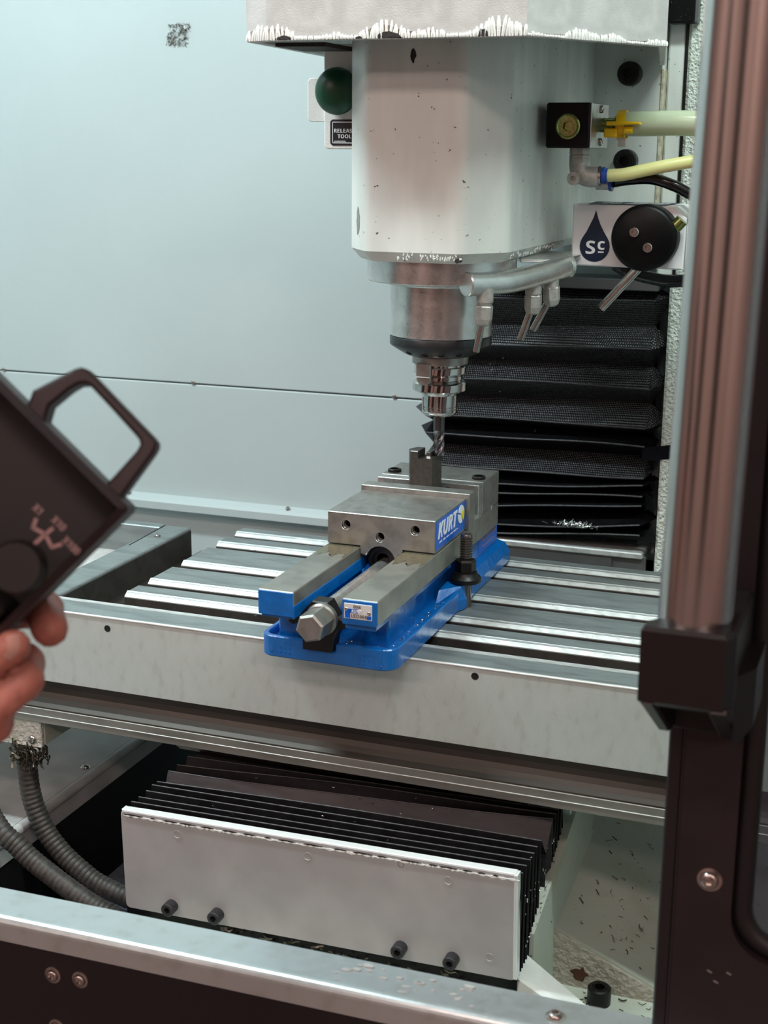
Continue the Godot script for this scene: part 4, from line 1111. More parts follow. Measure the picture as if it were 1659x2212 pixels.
# ---------------------------------------------------------------- the vise, its work piece and the hold-down stud
func vise() -> void:
	var t = thing("machine_vise", "blue and steel machine vise bolted to the slotted table", "vise", V(0, 0.9, 0.0))
	var flat = Transform3D(Basis(Vector3.RIGHT, Vector3(0, 0, 1), Vector3(0, -1, 0)), Vector3.ZERO)
	# base plate outline with notches for the studs
	var out = PackedVector2Array()
	for i in 7:
		out.append(V2(0.046, 0.167) + Vector2.from_angle(PI / 2 * (1 - i / 6.0)) * 0.014)
	for p in [V2(0.06, 0.012), V2(0.064, 0.003), V2(0.064, -0.003), V2(0.055, -0.004), V2(0.055, -0.02), V2(0.059, -0.021), V2(0.059, -0.168), V2(-0.059, -0.168), V2(-0.059, -0.021), V2(-0.055, -0.02), V2(-0.055, -0.004), V2(-0.064, -0.003), V2(-0.064, 0.003), V2(-0.06, 0.012)]:
		out.append(p)
	for i in 7:
		out.append(V2(-0.048, 0.169) + Vector2.from_angle(PI - PI / 2 * i / 6.0) * 0.012)
	var bs = part(t, "base", Shape.new().prism(out, -0.912, -0.9003, flat, 0.001), M.blue)
	# raised rim round the front tray, open where the screw support stands
	var rim = PackedVector2Array()
	var inner = PackedVector2Array()
	for i in 7:
		rim.append(V2(0.046, 0.167) + Vector2.from_angle(PI / 2 * (1 - i / 6.0)) * 0.014)
		inner.append(V2(0.044, 0.165) + Vector2.from_angle(PI / 2 * (1 - i / 6.0)) * 0.0115)
	rim.append(V2(0.06, 0.012))
	inner.append(V2(0.0555, 0.012))
	rim.insert(0, V2(0.009, 0.181))
	inner.insert(0, V2(0.009, 0.1765))
	inner.reverse()
	rim.append_array(inner)
	part(bs, "rim", Shape.new().prism(rim, -0.9185, -0.91, flat, 0.0009), M.blue)
	rim = PackedVector2Array([V2(-0.06, 0.012)])
	inner = PackedVector2Array([V2(-0.0555, 0.012)])
	for i in 7:
		rim.append(V2(-0.048, 0.169) + Vector2.from_angle(PI - PI / 2 * i / 6.0) * 0.012)
		inner.append(V2(-0.046, 0.167) + Vector2.from_angle(PI - PI / 2 * i / 6.0) * 0.0095)
	rim.append(V2(-0.0195, 0.181))
	inner.append(V2(-0.0195, 0.1765))
	inner.reverse()
	rim.append_array(inner)
	part(bs, "rim", Shape.new().prism(rim, -0.9185, -0.91, flat, 0.0009), M.blue)
	for sx in [-1.0, 1.0]:
		part(bs, "clamp_ear", Shape.new().hull8([V(sx * 0.044, 0.911, 0.03), V(sx * 0.0635, 0.911, 0.003), V(sx * 0.0635, 0.911, -0.003), V(sx * 0.044, 0.911, -0.004), V(sx * 0.044, 0.9215, 0.02), V(sx * 0.0625, 0.9235, 0.003), V(sx * 0.0625, 0.9235, -0.003), V(sx * 0.044, 0.9235, -0.004)]), M.blue)
		part(bs, "rear_flange", Shape.new().hull8([V(sx * 0.03, 0.911, -0.02), V(sx * 0.0588, 0.911, -0.021), V(sx * 0.0588, 0.911, -0.1675), V(sx * 0.03, 0.911, -0.1675), V(sx * 0.03, 0.928, -0.022), V(sx * 0.0545, 0.9205, -0.023), V(sx * 0.0545, 0.9205, -0.165), V(sx * 0.03, 0.928, -0.165)]), M.blue)
	part(bs, "web", Shape.new().bx(0.0225, 0.0455, 0.91, 0.9445, 0.088, 0.157, 0.0015), M.blue)
	part(bs, "web", Shape.new().bx(0.0225, 0.039, 0.91, 0.9445, -0.02, 0.09, 0.0015), M.blue)
	part(bs, "web", Shape.new().bx(-0.046, -0.0265, 0.91, 0.9445, 0.03, 0.172, 0.0015), M.blue)
	part(bs, "rear_body", Shape.new().bx(-0.046, 0.0485, 0.91, 0.9475, -0.155, -0.02, 0.0015), M.blue)
	var rl = part(bs, "rear_label", Shape.new().bx(0.0485, 0.0489, 0.926, 0.944, -0.152, -0.088, 0.0001), M.blue_label)
	var s = Shape.new()
	for i in 8:
		s.bx(0.0488, 0.0491, 0.9375, 0.9405, -0.098 - i * 0.0062, -0.102 - i * 0.0062, 0.0001)
		s.bx(0.0488, 0.0491, 0.931, 0.9325, -0.1 - i * 0.0052, -0.1035 - i * 0.0052, 0.0001)
	part(rl, "small_print", s, M.pendant_ink)
	s = Shape.new()   # cast dots on the front of the base
	for q in [[-0.048, 0.905], [-0.044, 0.905], [-0.04, 0.905], [-0.036, 0.905], [-0.032, 0.905], [-0.04, 0.909], [-0.036, 0.909], [-0.032, 0.909], [-0.036, 0.913], [-0.032, 0.913], [0.03, 0.912], [0.034, 0.912], [0.038, 0.912], [0.03, 0.908], [0.034, 0.908], [0.038, 0.908], [0.03, 0.904], [0.034, 0.904], [0.044, 0.904], [0.048, 0.904]]:
		s.lathe([[0.0011, -0.0002], [0.0008, 0.0003], [0.0006, -0.0004], [0.0, -0.0004]], along(Vector3.BACK, V(q[0], q[1], 0.181)), 8)
	part(bs, "cast_dots", s, M.blue, "", "stuff")
	# the two ways
	for q in [[0.0215, 0.0517, 0.1985], [-0.0512, -0.0199, 0.2]]:
		var rail = part(t, "way_rail", Shape.new().bx(q[0], q[1], 0.944, 0.9645, -0.143, q[2], 0.0008), M.steel_oily)
		part(rail, "front_paint", Shape.new().bx(q[0] + 0.0004, q[1] - 0.0004, 0.9435, 0.9638, q[2] - 0.002, q[2] + 0.0008, 0.0004), M.blue)
		if q[0] < 0:
			part(rail, "inner_paint", Shape.new().bx(q[1] - 0.001, q[1] + 0.0006, 0.942, 0.953, 0.04, q[2] + 0.0004, 0.0004), M.blue)
			part(rail, "under_paint", Shape.new().bx(q[0] + 0.002, q[1] - 0.002, 0.941, 0.9445, 0.0, q[2] - 0.002, 0.0004), M.blue)
		else:
			part(rail, "under_paint", Shape.new().bx(q[0] + 0.001, q[1] - 0.003, 0.938, 0.9445, 0.0, q[2] - 0.004, 0.0006), M.blue)
			var np = part(rail, "name_plate", Shape.new().prism(round_rect(0.0237, 0.0473, 0.9487, 0.9613, 0.0005, 2), q[2] + 0.0007, q[2] + 0.0015, Transform3D(), 0.0001), M.plate_edge)
			var zt: float = q[2] + 0.0017
			part(np, "blue_field", Shape.new().bx(0.0245, 0.029, 0.9492, 0.957, zt - 0.0003, zt, 0.00005), M.blue_label)
			part(np, "blue_field", Shape.new().bx(0.0285, 0.0355, 0.9537, 0.957, zt - 0.0003, zt, 0.00005), M.blue_label)
			part(np, "blue_field", Shape.new().bx(0.0432, 0.0468, 0.9495, 0.9525, zt - 0.0003, zt, 0.00005), M.blue_label)
			words(np, "lettering", "DX4", 0.0021, Transform3D(Basis(), V(0.0348, 0.959, zt)), M.plate_ink, 1.1, 0.0, false)
			words(np, "lettering", "KURT", 0.0023, Transform3D(Basis(), V(0.0342, 0.9553, zt)), M.white_ink, 1.0, 0.2)
			words(np, "lettering", "UD2668", 0.0027, Transform3D(Basis(), V(0.0364, 0.9513, zt)), M.plate_ink, 1.0, 0.0, false)
			for p in [V(0.0258, 0.9565, zt - 0.0002), V(0.045, 0.9548, zt - 0.0002)]:
				part(np, "rivet", button_head(p, Vector3.BACK, 0.0016), M.screw)
	for q in [[0.0225, 0.0505, 0.0545, 0.088], [-0.0502, -0.0208, 0.0545, 0.085]]:   # oil left on the ways in front of the jaw
		var op = PackedVector2Array([V2(q[0], q[2]), V2(q[1], q[2])])
		for i in 30:
			op.append(V2(lerpf(q[1], q[0], i / 29.0), q[3] + 0.006 * sin(i * 0.5 + q[0] * 90.0) + 0.003 * sin(i * 1.3)))
		part(t, "oil_film", Shape.new().prism(op, -0.96465, -0.9643, flat, 0.0), M.oil)
	# movable jaw with its three tapped holes and the half-round cut-out
	var jp = PackedVector2Array([V2(-0.0508, 0.9655), V2(-0.0508, 0.995), V2(0.0508, 0.995), V2(0.0508, 0.9655), V2(0.0205, 0.9655)])
	jp.append(V2(0.0205, 0.9585))
	for i in 13:
		jp.append(V2(-0.0005, 0.9525) + Vector2.from_angle(lerpf(0.3, PI - 0.3, i / 12.0)) * 0.0142)
	jp.append(V2(-0.0198, 0.9585))
	jp.append(V2(-0.0198, 0.9655))
	var csg = CSGCombiner3D.new()
	csg.name = "movable_jaw"
	t.add_child(csg)
	csg.position = -origin_of(t)
	var jm = CSGMesh3D.new()
	jm.name = "block"
	jm.mesh = Shape.new().prism(jp, -0.0335, 0.0541, Transform3D(), 0.0007).mesh()
	jm.material = M.steel
	csg.add_child(jm)
	for p in [V2(-0.0329, 0.9839), V2(0.0323, 0.9849), V2(-0.0006, 0.9756)]:
		var hole = CSGCylinder3D.new()
		hole.name = "hole"
		hole.operation = CSGShape3D.OPERATION_SUBTRACTION
		hole.radius = 0.0041
		hole.height = 0.03
		hole.sides = 24
		hole.transform = Transform3D(Basis(Vector3.RIGHT, PI / 2), V(p.x, p.y, 0.05))
		hole.material = M.thread
		csg.add_child(hole)
		var rimm = Shape.new()
		rimm.lathe([[0.0050, -0.0004], [0.0049, 0.0002], [0.0041, -0.0009]], along(Vector3.BACK, V(p.x, p.y, 0.0541)), 28)
		part(t, "hole_chamfer", rimm, M.steel_bright)
		var th = Shape.new()
		for k in 5:
			th.lathe([[0.00415, 0.0], [0.0036, 0.0006], [0.00415, 0.0012]], along(Vector3.FORWARD, V(p.x, p.y, 0.0525 - k * 0.0013)), 24)
		part(t, "hole_thread", th, M.steel)
	part(t, "movable_jaw_plate", Shape.new().bx(-0.0528, 0.0553, 0.9655, 1.0, -0.051, -0.0335, 0.0007), M.steel)
	part(t, "jaw_lock_hub", Shape.new().lathe([[0.006, 0.0], [0.0095, 0.0], [0.0095, 0.003], [0.0128, 0.003], [0.0138, 0.002], [0.0138, -0.02], [0.0, -0.02]].map(func(p): return p), along(Vector3.BACK, V(-0.0005, 0.9525, 0.046)), 32), M.oxide)
	# big blue and white label on the jaw's right side
	var lab = part(t, "jaw_label", Shape.new().bx(0.0508, 0.0512, 0.9672, 0.9937, -0.0315, 0.0525, 0.0001), M.blue_label)
	var side = Transform3D(Basis(Vector3(0, 0, -1), Vector3.UP, Vector3.RIGHT), V(0.0514, 0.9836, 0.0205))
	words(lab, "lettering", "KURT", 0.0142, side, M.white_ink, 1.08, 0.24)
	var disc = Transform3D(Basis(Vector3(0, 0, -1), Vector3.UP, Vector3.RIGHT), V(0.0512, 0.9838, -0.0195))
	var arc = func(a0: float, a1: float, r: float, off: Vector2) -> PackedVector2Array:
		var p = PackedVector2Array([off])
		for i in 11:
			p.append(off + Vector2.from_angle(deg_to_rad(lerpf(a0, a1, i / 10.0))) * Vector2(r, r * 0.92))
		return p
	part(lab, "logo_white", Shape.new().prism(arc.call(35.0, 160.0, 0.0087, V2(0, 0.0009)), 0.0, 0.0004, disc, 0.0), M.white_ink)
	part(lab, "logo_white", Shape.new().prism(arc.call(165.0, 300.0, 0.0087, V2(-0.0006, 0)), 0.0, 0.0004, disc, 0.0), M.white_ink)
	part(lab, "logo_yellow", Shape.new().prism(arc.call(-52.0, 30.0, 0.0092, V2(0.0004, 0.0002)), 0.0, 0.0004, disc, 0.0), M.yellow_ink)
	s = Shape.new()
	for i in 26:
		var z = 0.044 - i * 0.0021
		if i % 5 != 4:
			s.bx(0.0511, 0.0514, 0.9725, 0.9725 + rng.randf_range(0.0008, 0.0016), z - 0.0015, z, 0.0001)
	part(lab, "small_print", s, M.white_ink)
	# fixed jaw
	var fj = part(t, "fixed_jaw", Shape.new().bx(-0.0515, 0.0525, 0.9682, 1.0, -0.141, -0.0855, 0.0007), M.steel)
	for p in [V(-0.0425, 0.9985, -0.0985), V(0.044, 0.9985, -0.0985)]:
		var sc = part(fj, "jaw_bolt", socket_head(p, Vector3.UP, 0.0066, 0.0045), M.oxide)
		sc.set_meta("label", "black socket head bolt")
	part(t, "fixed_jaw_plate", Shape.new().bx(-0.0508, 0.0522, 0.966, 0.9995, -0.0853, -0.0725, 0.0006), M.steel_bright)
	part(t, "plate_bolt_hole", Shape.new().lathe([[0.0046, 0.0], [0.0042, 0.0003], [0.004, -0.003], [0.0, -0.003]], along(Vector3.BACK, V(0.022, 0.991, -0.0724)), 20), M.oxide)
	part(t, "rear_bed", Shape.new().bx(-0.0515, 0.0523, 0.944, 0.9678, -0.1425, -0.06, 0.0008), M.steel)
	part(t, "alignment_key", Shape.new().bx(0.0515, 0.0531, 0.9655, 0.9695, -0.122, -0.115, 0.0004), M.steel_bright)
	# the screw with its hexagon end and the black support yoke
	part(t, "lead_screw", Shape.new().lathe([[0.0, 0.03], [0.0082, 0.03], [0.0082, 0.188], [0.0, 0.188]], along(Vector3.BACK, V(0.0, 0.9445, 0.0)), 32), M.steel_bright)
	part(t, "hex_end", Shape.new().lathe([[0.0, 0.188], [0.0124, 0.188], [0.0124, 0.2135], [0.0105, 0.215], [0.0, 0.215]], along(Vector3.BACK, V(0.0, 0.9412, 0.0), 0.25), 6), M.steel)
	part(t, "hex_collar", Shape.new().lathe([[0.0, 0.186], [0.0125, 0.186], [0.0135, 0.187], [0.0135, 0.191], [0.012, 0.1925], [0.0, 0.1925]], along(Vector3.BACK, V(0.0, 0.9412, 0.0)), 32), M.steel)
	part(t, "screw_yoke", Shape.new().prism(PackedVector2Array([V2(-0.0328, 0.9403), V2(-0.0308, 0.9346), V2(-0.0266, 0.9328), V2(-0.0172, 0.9375), V2(-0.0187, 0.9285), V2(-0.0182, 0.9125), V2(0.0075, 0.9125), V2(0.0096, 0.9247), V2(0.0132, 0.9327), V2(0.0229, 0.9355), V2(0.0217, 0.9412), V2(0.0116, 0.9427), V2(0.0085, 0.9477), V2(0.0044, 0.9551), V2(-0.0093, 0.955), V2(-0.0142, 0.9497), V2(-0.02, 0.9427)]), 0.172, 0.187, Transform3D(), 0.001), M.oxide)
	var f1 = func(): return [V(rng.randf_range(0.048, 0.0555), 0.9125, rng.randf_range(0.02, 0.165)), Vector3.UP]
	chips("tray_chips", "", "", f1, 150, 0.003, M.chip, t)
	var f2 = func(): return [V(rng.randf_range(0.0, 0.045) if rng.randf() < 0.7 else rng.randf_range(-0.055, -0.045), 0.9125, rng.randf_range(0.155, 0.176)), Vector3.UP]
	chips("tray_chips", "", "", f2, 70, 0.003, M.chip, t)
	# the work piece: a six-sided bar with slots cut across its top
	var w = thing("work_piece", "dark steel hexagon bar with slots milled in its top", "work piece", V(0.0016, 0.97, -0.0615))
	var c = V2(0.0016, -0.0615)
	var hex = PackedVector2Array([V2(-0.0144, -0.0606), V2(-0.0098, -0.0512), V2(0.0118, -0.0512), V2(0.0178, -0.0625), V2(0.0118, -0.0724), V2(-0.0098, -0.0724)])
	var wc = CSGCombiner3D.new()
	wc.name = "bar"
	w.add_child(wc)
	wc.position = -origin_of(w)
	var wm = CSGMesh3D.new()
	wm.name = "stock"
	wm.mesh = Shape.new().prism(hex, -1.0325, -0.97, flat, 0.0006).mesh()
	wm.material = M.work
	wc.add_child(wm)
	for q in [[V(0.0021, 1.031, -0.0615), V(0.0085, 0.011, 0.05)], [V(0.0145, 1.031, -0.0615), V(0.0085, 0.006, 0.05)]]:
		var cut = CSGBox3D.new()
		cut.name = "cut"
		cut.operation = CSGShape3D.OPERATION_SUBTRACTION
		cut.size = q[1]
		cut.position = q[0]
		cut.material = M.work
		wc.add_child(cut)
	part(w, "fresh_edge", Shape.new().bx(-0.0095, -0.0024, 1.0318, 1.0326, -0.0519, -0.0511, 0.0001), M.plate_edge)
	part(w, "fresh_edge", Shape.new().bx(0.0065, 0.0102, 1.0262, 1.0285, -0.0518, -0.0511, 0.0001), M.plate_edge)
	# hold-down stud in the notch on the right
	var h = thing("hold_down_stud", "black threaded stud with flange nut clamping the vise's right edge", "clamp stud", V(0.0605, 0.9, -0.008))
	var sa = V(0.0605, 0, -0.008)
	var pr = [[0.0, 0.88], [0.0058, 0.88], [0.0058, 0.945]]
	var y = 0.945
	while y < 0.966:
		pr += [[0.0058, y + 0.0003], [0.0048, y + 0.001], [0.0048, y + 0.0013], [0.0058, y + 0.0021]]
		y += 0.0024
	pr += [[0.0058, 0.9672], [0.0048, 0.9692], [0.0, 0.9695]]
	part(h, "stud", Shape.new().lathe(pr, Transform3D(Basis(), sa), 28), M.thread)
	part(h, "hex_nut", Shape.new().lathe([[0.0, 0.933], [0.0092, 0.933], [0.0095, 0.934], [0.0095, 0.9435], [0.0084, 0.9455], [0.0056, 0.946], [0.0, 0.946]], Transform3D(Basis(Vector3.UP, 0.35), sa), 6), M.oxide)
	part(h, "flange_washer", Shape.new().lathe([[0.0, 0.9238], [0.0135, 0.9238], [0.0143, 0.9245], [0.0143, 0.928], [0.0136, 0.929], [0.0115, 0.9308], [0.0105, 0.9335], [0.0, 0.9335]], Transform3D(Basis(), sa), 40), M.oxide)


# ---------------------------------------------------------------- the casting below, and the front bellows
func base() -> void:
	var t = thing("base_casting", "cream painted machine base with a sloping side to the right of the front bellows", "machine base", V(0.05, 0.45, 0.0))
	part(t, "way_body", Shape.new().bx(-0.15, 0.184, 0.45, 0.655, -0.3, 0.2, 0.004), M.cast_base)
	part(t, "side_wall", Shape.new().hull8([V(0.178, 0.45, 0.195), V(0.1885, 0.45, 0.195), V(0.1895, 0.45, -0.3), V(0.178, 0.45, -0.3), V(0.178, 0.698, 0.19), V(0.1845, 0.698, 0.19), V(0.1895, 0.755, 0.06), V(0.178, 0.755, 0.06)]), M.cast_base)
	part(t, "pan_ledge", Shape.new().bx(-0.28, -0.148, 0.58, 0.603, -0.35, 0.38, 0.002), M.pit)
	part(t, "upper_wall", Shape.new().bx(-0.14, 0.1865, 0.6, 0.762, -0.3, 0.065, 0.004), M.cast_base)
	part(t, "side_slope", Shape.new().hull8([V(0.178, 0.45, 0.13), V(0.6, 0.45, 0.13), V(0.6, 0.45, -0.4), V(0.178, 0.45, -0.4), V(0.178, 0.6765, 0.129), V(0.6, 0.49, 0.129), V(0.6, 0.55, -0.4), V(0.178, 0.765, -0.4)]), M.cast_base)
	part(t, "slope_front", Shape.new().hull8([V(0.178, 0.45, 0.132), V(0.42, 0.45, 0.132), V(0.42, 0.45, 0.12), V(0.178, 0.45, 0.12), V(0.178, 0.6745, 0.132), V(0.42, 0.567, 0.132), V(0.42, 0.567, 0.12), V(0.178, 0.6745, 0.12)]), M.base_rough)
	var fr = V(0.2112, 0.6346, 0.132)
	var rp = PackedVector2Array()
	for i in 16:
		rp.append(Vector2(cos(TAU * i / 16) * 0.007 * rng.randf_range(0.5, 1.3), sin(TAU * i / 16) * 0.006 * rng.randf_range(0.5, 1.4)) + V2(fr.x, fr.y))
	part(t, "rust_patch", Shape.new().prism(rp, 0.1315, 0.1328, Transform3D(), 0.0), M.rust)
	part(t, "foot_ledge", Shape.new().bx(0.178, 0.6, 0.45, 0.621, 0.12, 0.4, 0.004), M.cast_base)
	# cream fillet that runs out from the way body to the right
	part(t, "front_fillet", Shape.new().hull8([V(0.165, 0.55, 0.185), V(0.26, 0.55, 0.235), V(0.25, 0.55, 0.27), V(0.16, 0.55, 0.24), V(0.174, 0.682, 0.19), V(0.2575, 0.669, 0.246), V(0.249, 0.6635, 0.253), V(0.168, 0.6815, 0.222)]), M.paint)
	part(t, "front_foot", Shape.new().bx(-0.15, 0.172, 0.45, 0.664, 0.18, 0.3, 0.004), M.cast_base)
	cap_screw(t, V(0.2315, 0.619, 0.1475), Vector3.UP, 0.0098, 0.017, M.oxide, "base_bolt")
	var f = func(): return [V(rng.randf_range(-0.08, 0.14), 0.665 + rng.randf_range(0, 0.01), rng.randf_range(0.2, 0.236)), Vector3.UP]
	chips("dirty_chips", "stringy dirty chips heaped below the grey bellows end plate", "metal chips", f, 260, 0.009, M.chip_dark)
	var g = func():
		var x = rng.randf_range(0.2, 0.3)
		var z = rng.randf_range(-0.05, 0.12)
		var v = (z + 0.4) / 0.529
		return [V(x, lerpf(lerpf(0.765, 0.6765, v), lerpf(0.55, 0.49, v), (x - 0.178) / 0.422) + 0.0012, z), V(0.4, 0.9, 0)]
	chips("slope_chips", "", "", g, 60, 0.0055, M.chip_dark, t)
	var k = func(): return [V(0.2355 + rng.randf_range(-0.02, 0.05), 0.622, rng.randf_range(0.14, 0.18)), Vector3.UP]
	chips("slope_chips", "", "", k, 45, 0.006, M.chip_dark, t)


func front_bellows() -> void:
	var t = thing("front_bellows", "black pleated way cover behind the grey end plate", "bellows", V(0.01, 0.67, 0.15))
	var zl = [0.2275, 0.2197, 0.2072, 0.1942, 0.1841, 0.1752, 0.1544, 0.1382, 0.1181, 0.1]
	var zr = [0.2235, 0.2126, 0.2, 0.1885, 0.1792, 0.1663, 0.1276, 0.1163, 0.1074, 0.094]
	var nx = 26
	for i in zl.size():
		var s = Shape.new()
		var th = 0.0022
		var rows = []
		var inw = 0.022 if i != 6 else 0.02
		var top = 0.7655 + (0.002 if i == 6 else 0.0) + 0.0008 * sin(i * 1.9)
		for k in nx + 1:
			var f = float(k) / nx
			var bow = 0.0
			if i == 6:
				bow = 0.016 * pow(sin(PI * clampf(f * 1.05, 0, 1)), 2.0)
			elif i == 5:
				bow = 0.006 * sin(PI * f)
			elif i == 7:
				bow = 0.01 * pow(sin(PI * clampf(f * 1.05, 0, 1)), 2.0)
			var z = lerpf(zl[i], zr[i], f) - bow * (0.3 if i == 6 else 0.6)
			var zb = (lerpf(zl[mini(i + 1, 9)], zr[mini(i + 1, 9)], f) + z) / 2 if i < 9 else z - 0.006
			var zf = (lerpf(zl[maxi(i - 1, 0)], zr[maxi(i - 1, 0)], f) + z) / 2 if i > 0 else z + 0.006
			var x = lerpf(-0.164, 0.182, f)
			var ty = top + lerpf(0.0, 0.003, f) - (0.004 * sin(PI * f) if i == 6 else 0.0)
			rows.append([V(x, 0.66, zf), V(x, ty - inw, zf), V(x, ty, z + 0.001), V(x, ty, z - 0.001), V(x, ty - inw, zb), V(x, 0.66, zb)])
		for k in nx:
			for j in 6:
				s.quad(rows[k][j], rows[k + 1][j], rows[k + 1][(j + 1) % 6], rows[k][(j + 1) % 6], j + 1)
		for e in [[0, -1.0], [nx, 1.0]]:
			var r: Array = rows[e[0]]
			var c: Vector3 = (r[0] + r[1] + r[3] + r[5]) / 4.0 - V(e[1] * 0.01, 0, 0)
			var ins = V(e[1] * 0.0066, 0, 0)
			# side face: a ridge that stands out, with valleys before and behind
			var rb = V(r[2].x, 0.675, (r[2].z + r[3].z) / 2)
			for q in [[r[0] - ins, r[1] - ins, r[2], rb], [r[3], r[4] - ins, r[5] - ins, rb], [r[1] - ins, r[1], r[2]], [r[4], r[4] - ins, r[3]], [r[2], r[3], rb], [r[0] - ins, rb, r[5] - ins]]:
				s.face(q, c)
		var pl = part(t, "pleat", s, M.rubber_lit if i == 6 else M.rubber_plain)
		var line = []
		for r in rows:
			line.append((r[2] + r[3]) / 2 + V(0, 0.0001, 0))
		part(pl, "fold_edge", Shape.new().tube(line, 0.0006, 6), M.fold_glint)
	part(t, "rear_frame", Shape.new().bx(-0.14, 0.1855, 0.7145, 0.79, 0.066, 0.0735, 0.0008), M.plate_edge)
	part(t, "rear_cloth", Shape.new().bx(-0.16, 0.176, 0.67, 0.7905, 0.072, 0.095, 0.001), M.rubber_plain)
	var f = func(): return [V(rng.randf_range(-0.1, 0.18), 0.7655 + rng.randf_range(0, 0.002), rng.randf_range(0.1, 0.22)), Vector3.UP]
	chips("stuck_chips", "", "", f, 45, 0.0028, M.chip, t)
	var g = func(): return [V(0.183 + rng.randf_range(0.0, 0.002), rng.randf_range(0.7, 0.757), rng.randf_range(0.13, 0.225)), Vector3.RIGHT]
	chips("stuck_chips", "", "", g, 50, 0.0032, M.chip, t)
	var p = thing("bellows_plate", "grey end plate of the front bellows with four black socket screws", "cover plate", V(0.008, 0.68, 0.235))
	var tilt = Transform3D(Basis(Vector3.BACK, 0.02), V(0.0078, 0.7232, 0))
	part(p, "plate", Shape.new().prism(round_rect(-0.173, 0.173, -0.0455, 0.0455, 0.004, 4), 0.2315, 0.235, tilt, 0.0008), M.plate)
	part(p, "top_flange", Shape.new().prism(PackedVector2Array([V2(-0.172, 0.0425), V2(0.172, 0.0425), V2(0.172, 0.0462), V2(-0.172, 0.0462)]), 0.2265, 0.2345, tilt, 0.0007), M.plate_edge)
	part(p, "side_flange", Shape.new().prism(PackedVector2Array([V2(0.1712, -0.044), V2(0.1742, -0.044), V2(0.1742, 0.0455), V2(0.1712, 0.0455)]), 0.2265, 0.2355, tilt, 0.0005), M.plate_edge)
	for q in [V(-0.1191, 0.6852, 0.235), V(-0.0758, 0.6864, 0.235), V(0.087, 0.6906, 0.235), V(0.1305, 0.6902, 0.235)]:
		cap_screw(p, q, Vector3.BACK, 0.0058, 0.0095, M.oxide_worn)
	for q in [V(-0.1121, 0.7527, 0.235), V(0.0065, 0.755, 0.235), V(0.1254, 0.757, 0.235), V(0.1607, 0.6977, 0.235)]:
		part(p, "rivet_dent", Shape.new().lathe([[0.0036, -0.0003], [0.0034, 0.0004], [0.0028, -0.0002], [0.0, -0.0002]], along(Vector3.BACK, q), 16), M.alu)
	part(p, "dark_hole", Shape.new().lathe([[0.0026, 0.0], [0.0024, 0.0003], [0.0022, -0.0004], [0.0, -0.0004]], along(Vector3.BACK, V(0.0862, 0.7633, 0.235)), 14), M.oxide)
	var s = Shape.new()   # paint lost along the top edge
	var x = -0.17
	while x < 0.165:
		var l = rng.randf_range(0.004, 0.02)
		var ww = rng.randf_range(0.0006, 0.0018)
		var poly = PackedVector2Array([V2(x, 0.0425), V2(x + l * 0.3, 0.0425 - ww * 1.2), V2(x + l * 0.7, 0.0425 - ww * 0.7), V2(x + l, 0.0425), V2(x + l * 0.6, 0.0431), V2(x + l * 0.25, 0.0431)])
		s.prism(poly, 0.234, 0.2356, tilt, 0.0)
		x += l + rng.randf_range(0.001, 0.012)
	part(p, "flaked_edge", s, M.grime, "", "stuff")
	s = Shape.new()
	x = -0.17
	while x < 0.168:
		var l = rng.randf_range(0.003, 0.012)
		var ww = rng.randf_range(0.0006, 0.0015)
		s.prism(PackedVector2Array([V2(x, 0.0415), V2(x + l * 0.5, 0.0415 - ww), V2(x + l, 0.0415), V2(x + l * 0.5, 0.0422)]), 0.2345, 0.2357, tilt, 0.0)
		x += l * 0.8
	part(p, "flaked_paint", s, M.paint_chip, "", "stuff")


# ---------------------------------------------------------------- the front of the enclosure
func front_panel() -> void:
	var t = thing("machine_apron", "black lower front panel with a scratched galvanised sill", "panel", V(0.0, 0.4, 0.45))
	part(t, "panel", Shape.new().bx(-0.9, 0.95, 0.4, 0.781, 0.43, 0.4535, 0.001), M.door_dark)
	part(t, "inner_liner", Shape.new().bx(-0.9, 0.95, 0.46, 0.7695, 0.424, 0.4295, 0.001), M.wall)
	var prof = [V2(0.418, 0.7955), V2(0.449, 0.7968)]
	for i in 6:
		var a = PI / 2 * (1 - i / 5.0)
		prof.append(V2(0.4505 + cos(a) * 0.0055, 0.7913 + sin(a) * 0.0055))
	prof += [V2(0.456, 0.779), V2(0.453, 0.779), V2(0.453, 0.79), V2(0.448, 0.7935), V2(0.42, 0.7925), V2(0.42, 0.77), V2(0.418, 0.77)]
	part(t, "sill", Shape.new().prism(PackedVector2Array(prof), -0.95, 0.9, Transform3D(Basis(Vector3(0, 0, 1), Vector3.UP, Vector3(-1, 0, 0)), Vector3.ZERO), 0.0), M.sill)
	part(t, "sill_screw", button_head(V(0.259, 0.7962, 0.438), Vector3.UP, 0.0048, 0.0066), M.screw)
	for p in [V(-0.0914, 0.7591, 0.4535), V(-0.0696, 0.7601, 0.4535), V(-0.0911, 0.7182, 0.4535), V(-0.0694, 0.719, 0.4535)]:
		part(t, "panel_screw", button_head(p, Vector3.BACK, 0.0044, 0.0062), M.screw)
	var s = Shape.new()   # dried coolant drops
	for i in 26:
		var c = V2(rng.randf_range(0.11, 0.21), rng.randf_range(0.424, 0.446))
		var p = PackedVector2Array()
		var r = rng.randf_range(0.0008, 0.003)
		for k in 9:
			p.append(c + Vector2.from_angle(TAU * k / 9) * Vector2(r * rng.randf_range(0.8, 1.8), r * 0.7))
		s.prism(p, -0.79695, -0.7955, Transform3D(Basis(Vector3.RIGHT, Vector3(0, 0, 1), Vector3(0, -1, 0)), Vector3.ZERO), 0.0)
	part(t, "dried_drops", s, M.tray, "", "stuff")
	t.rotation.z = 0.0114   # the sill falls a little to the left
	t.position += V(0.0045, -0.0043, 0)


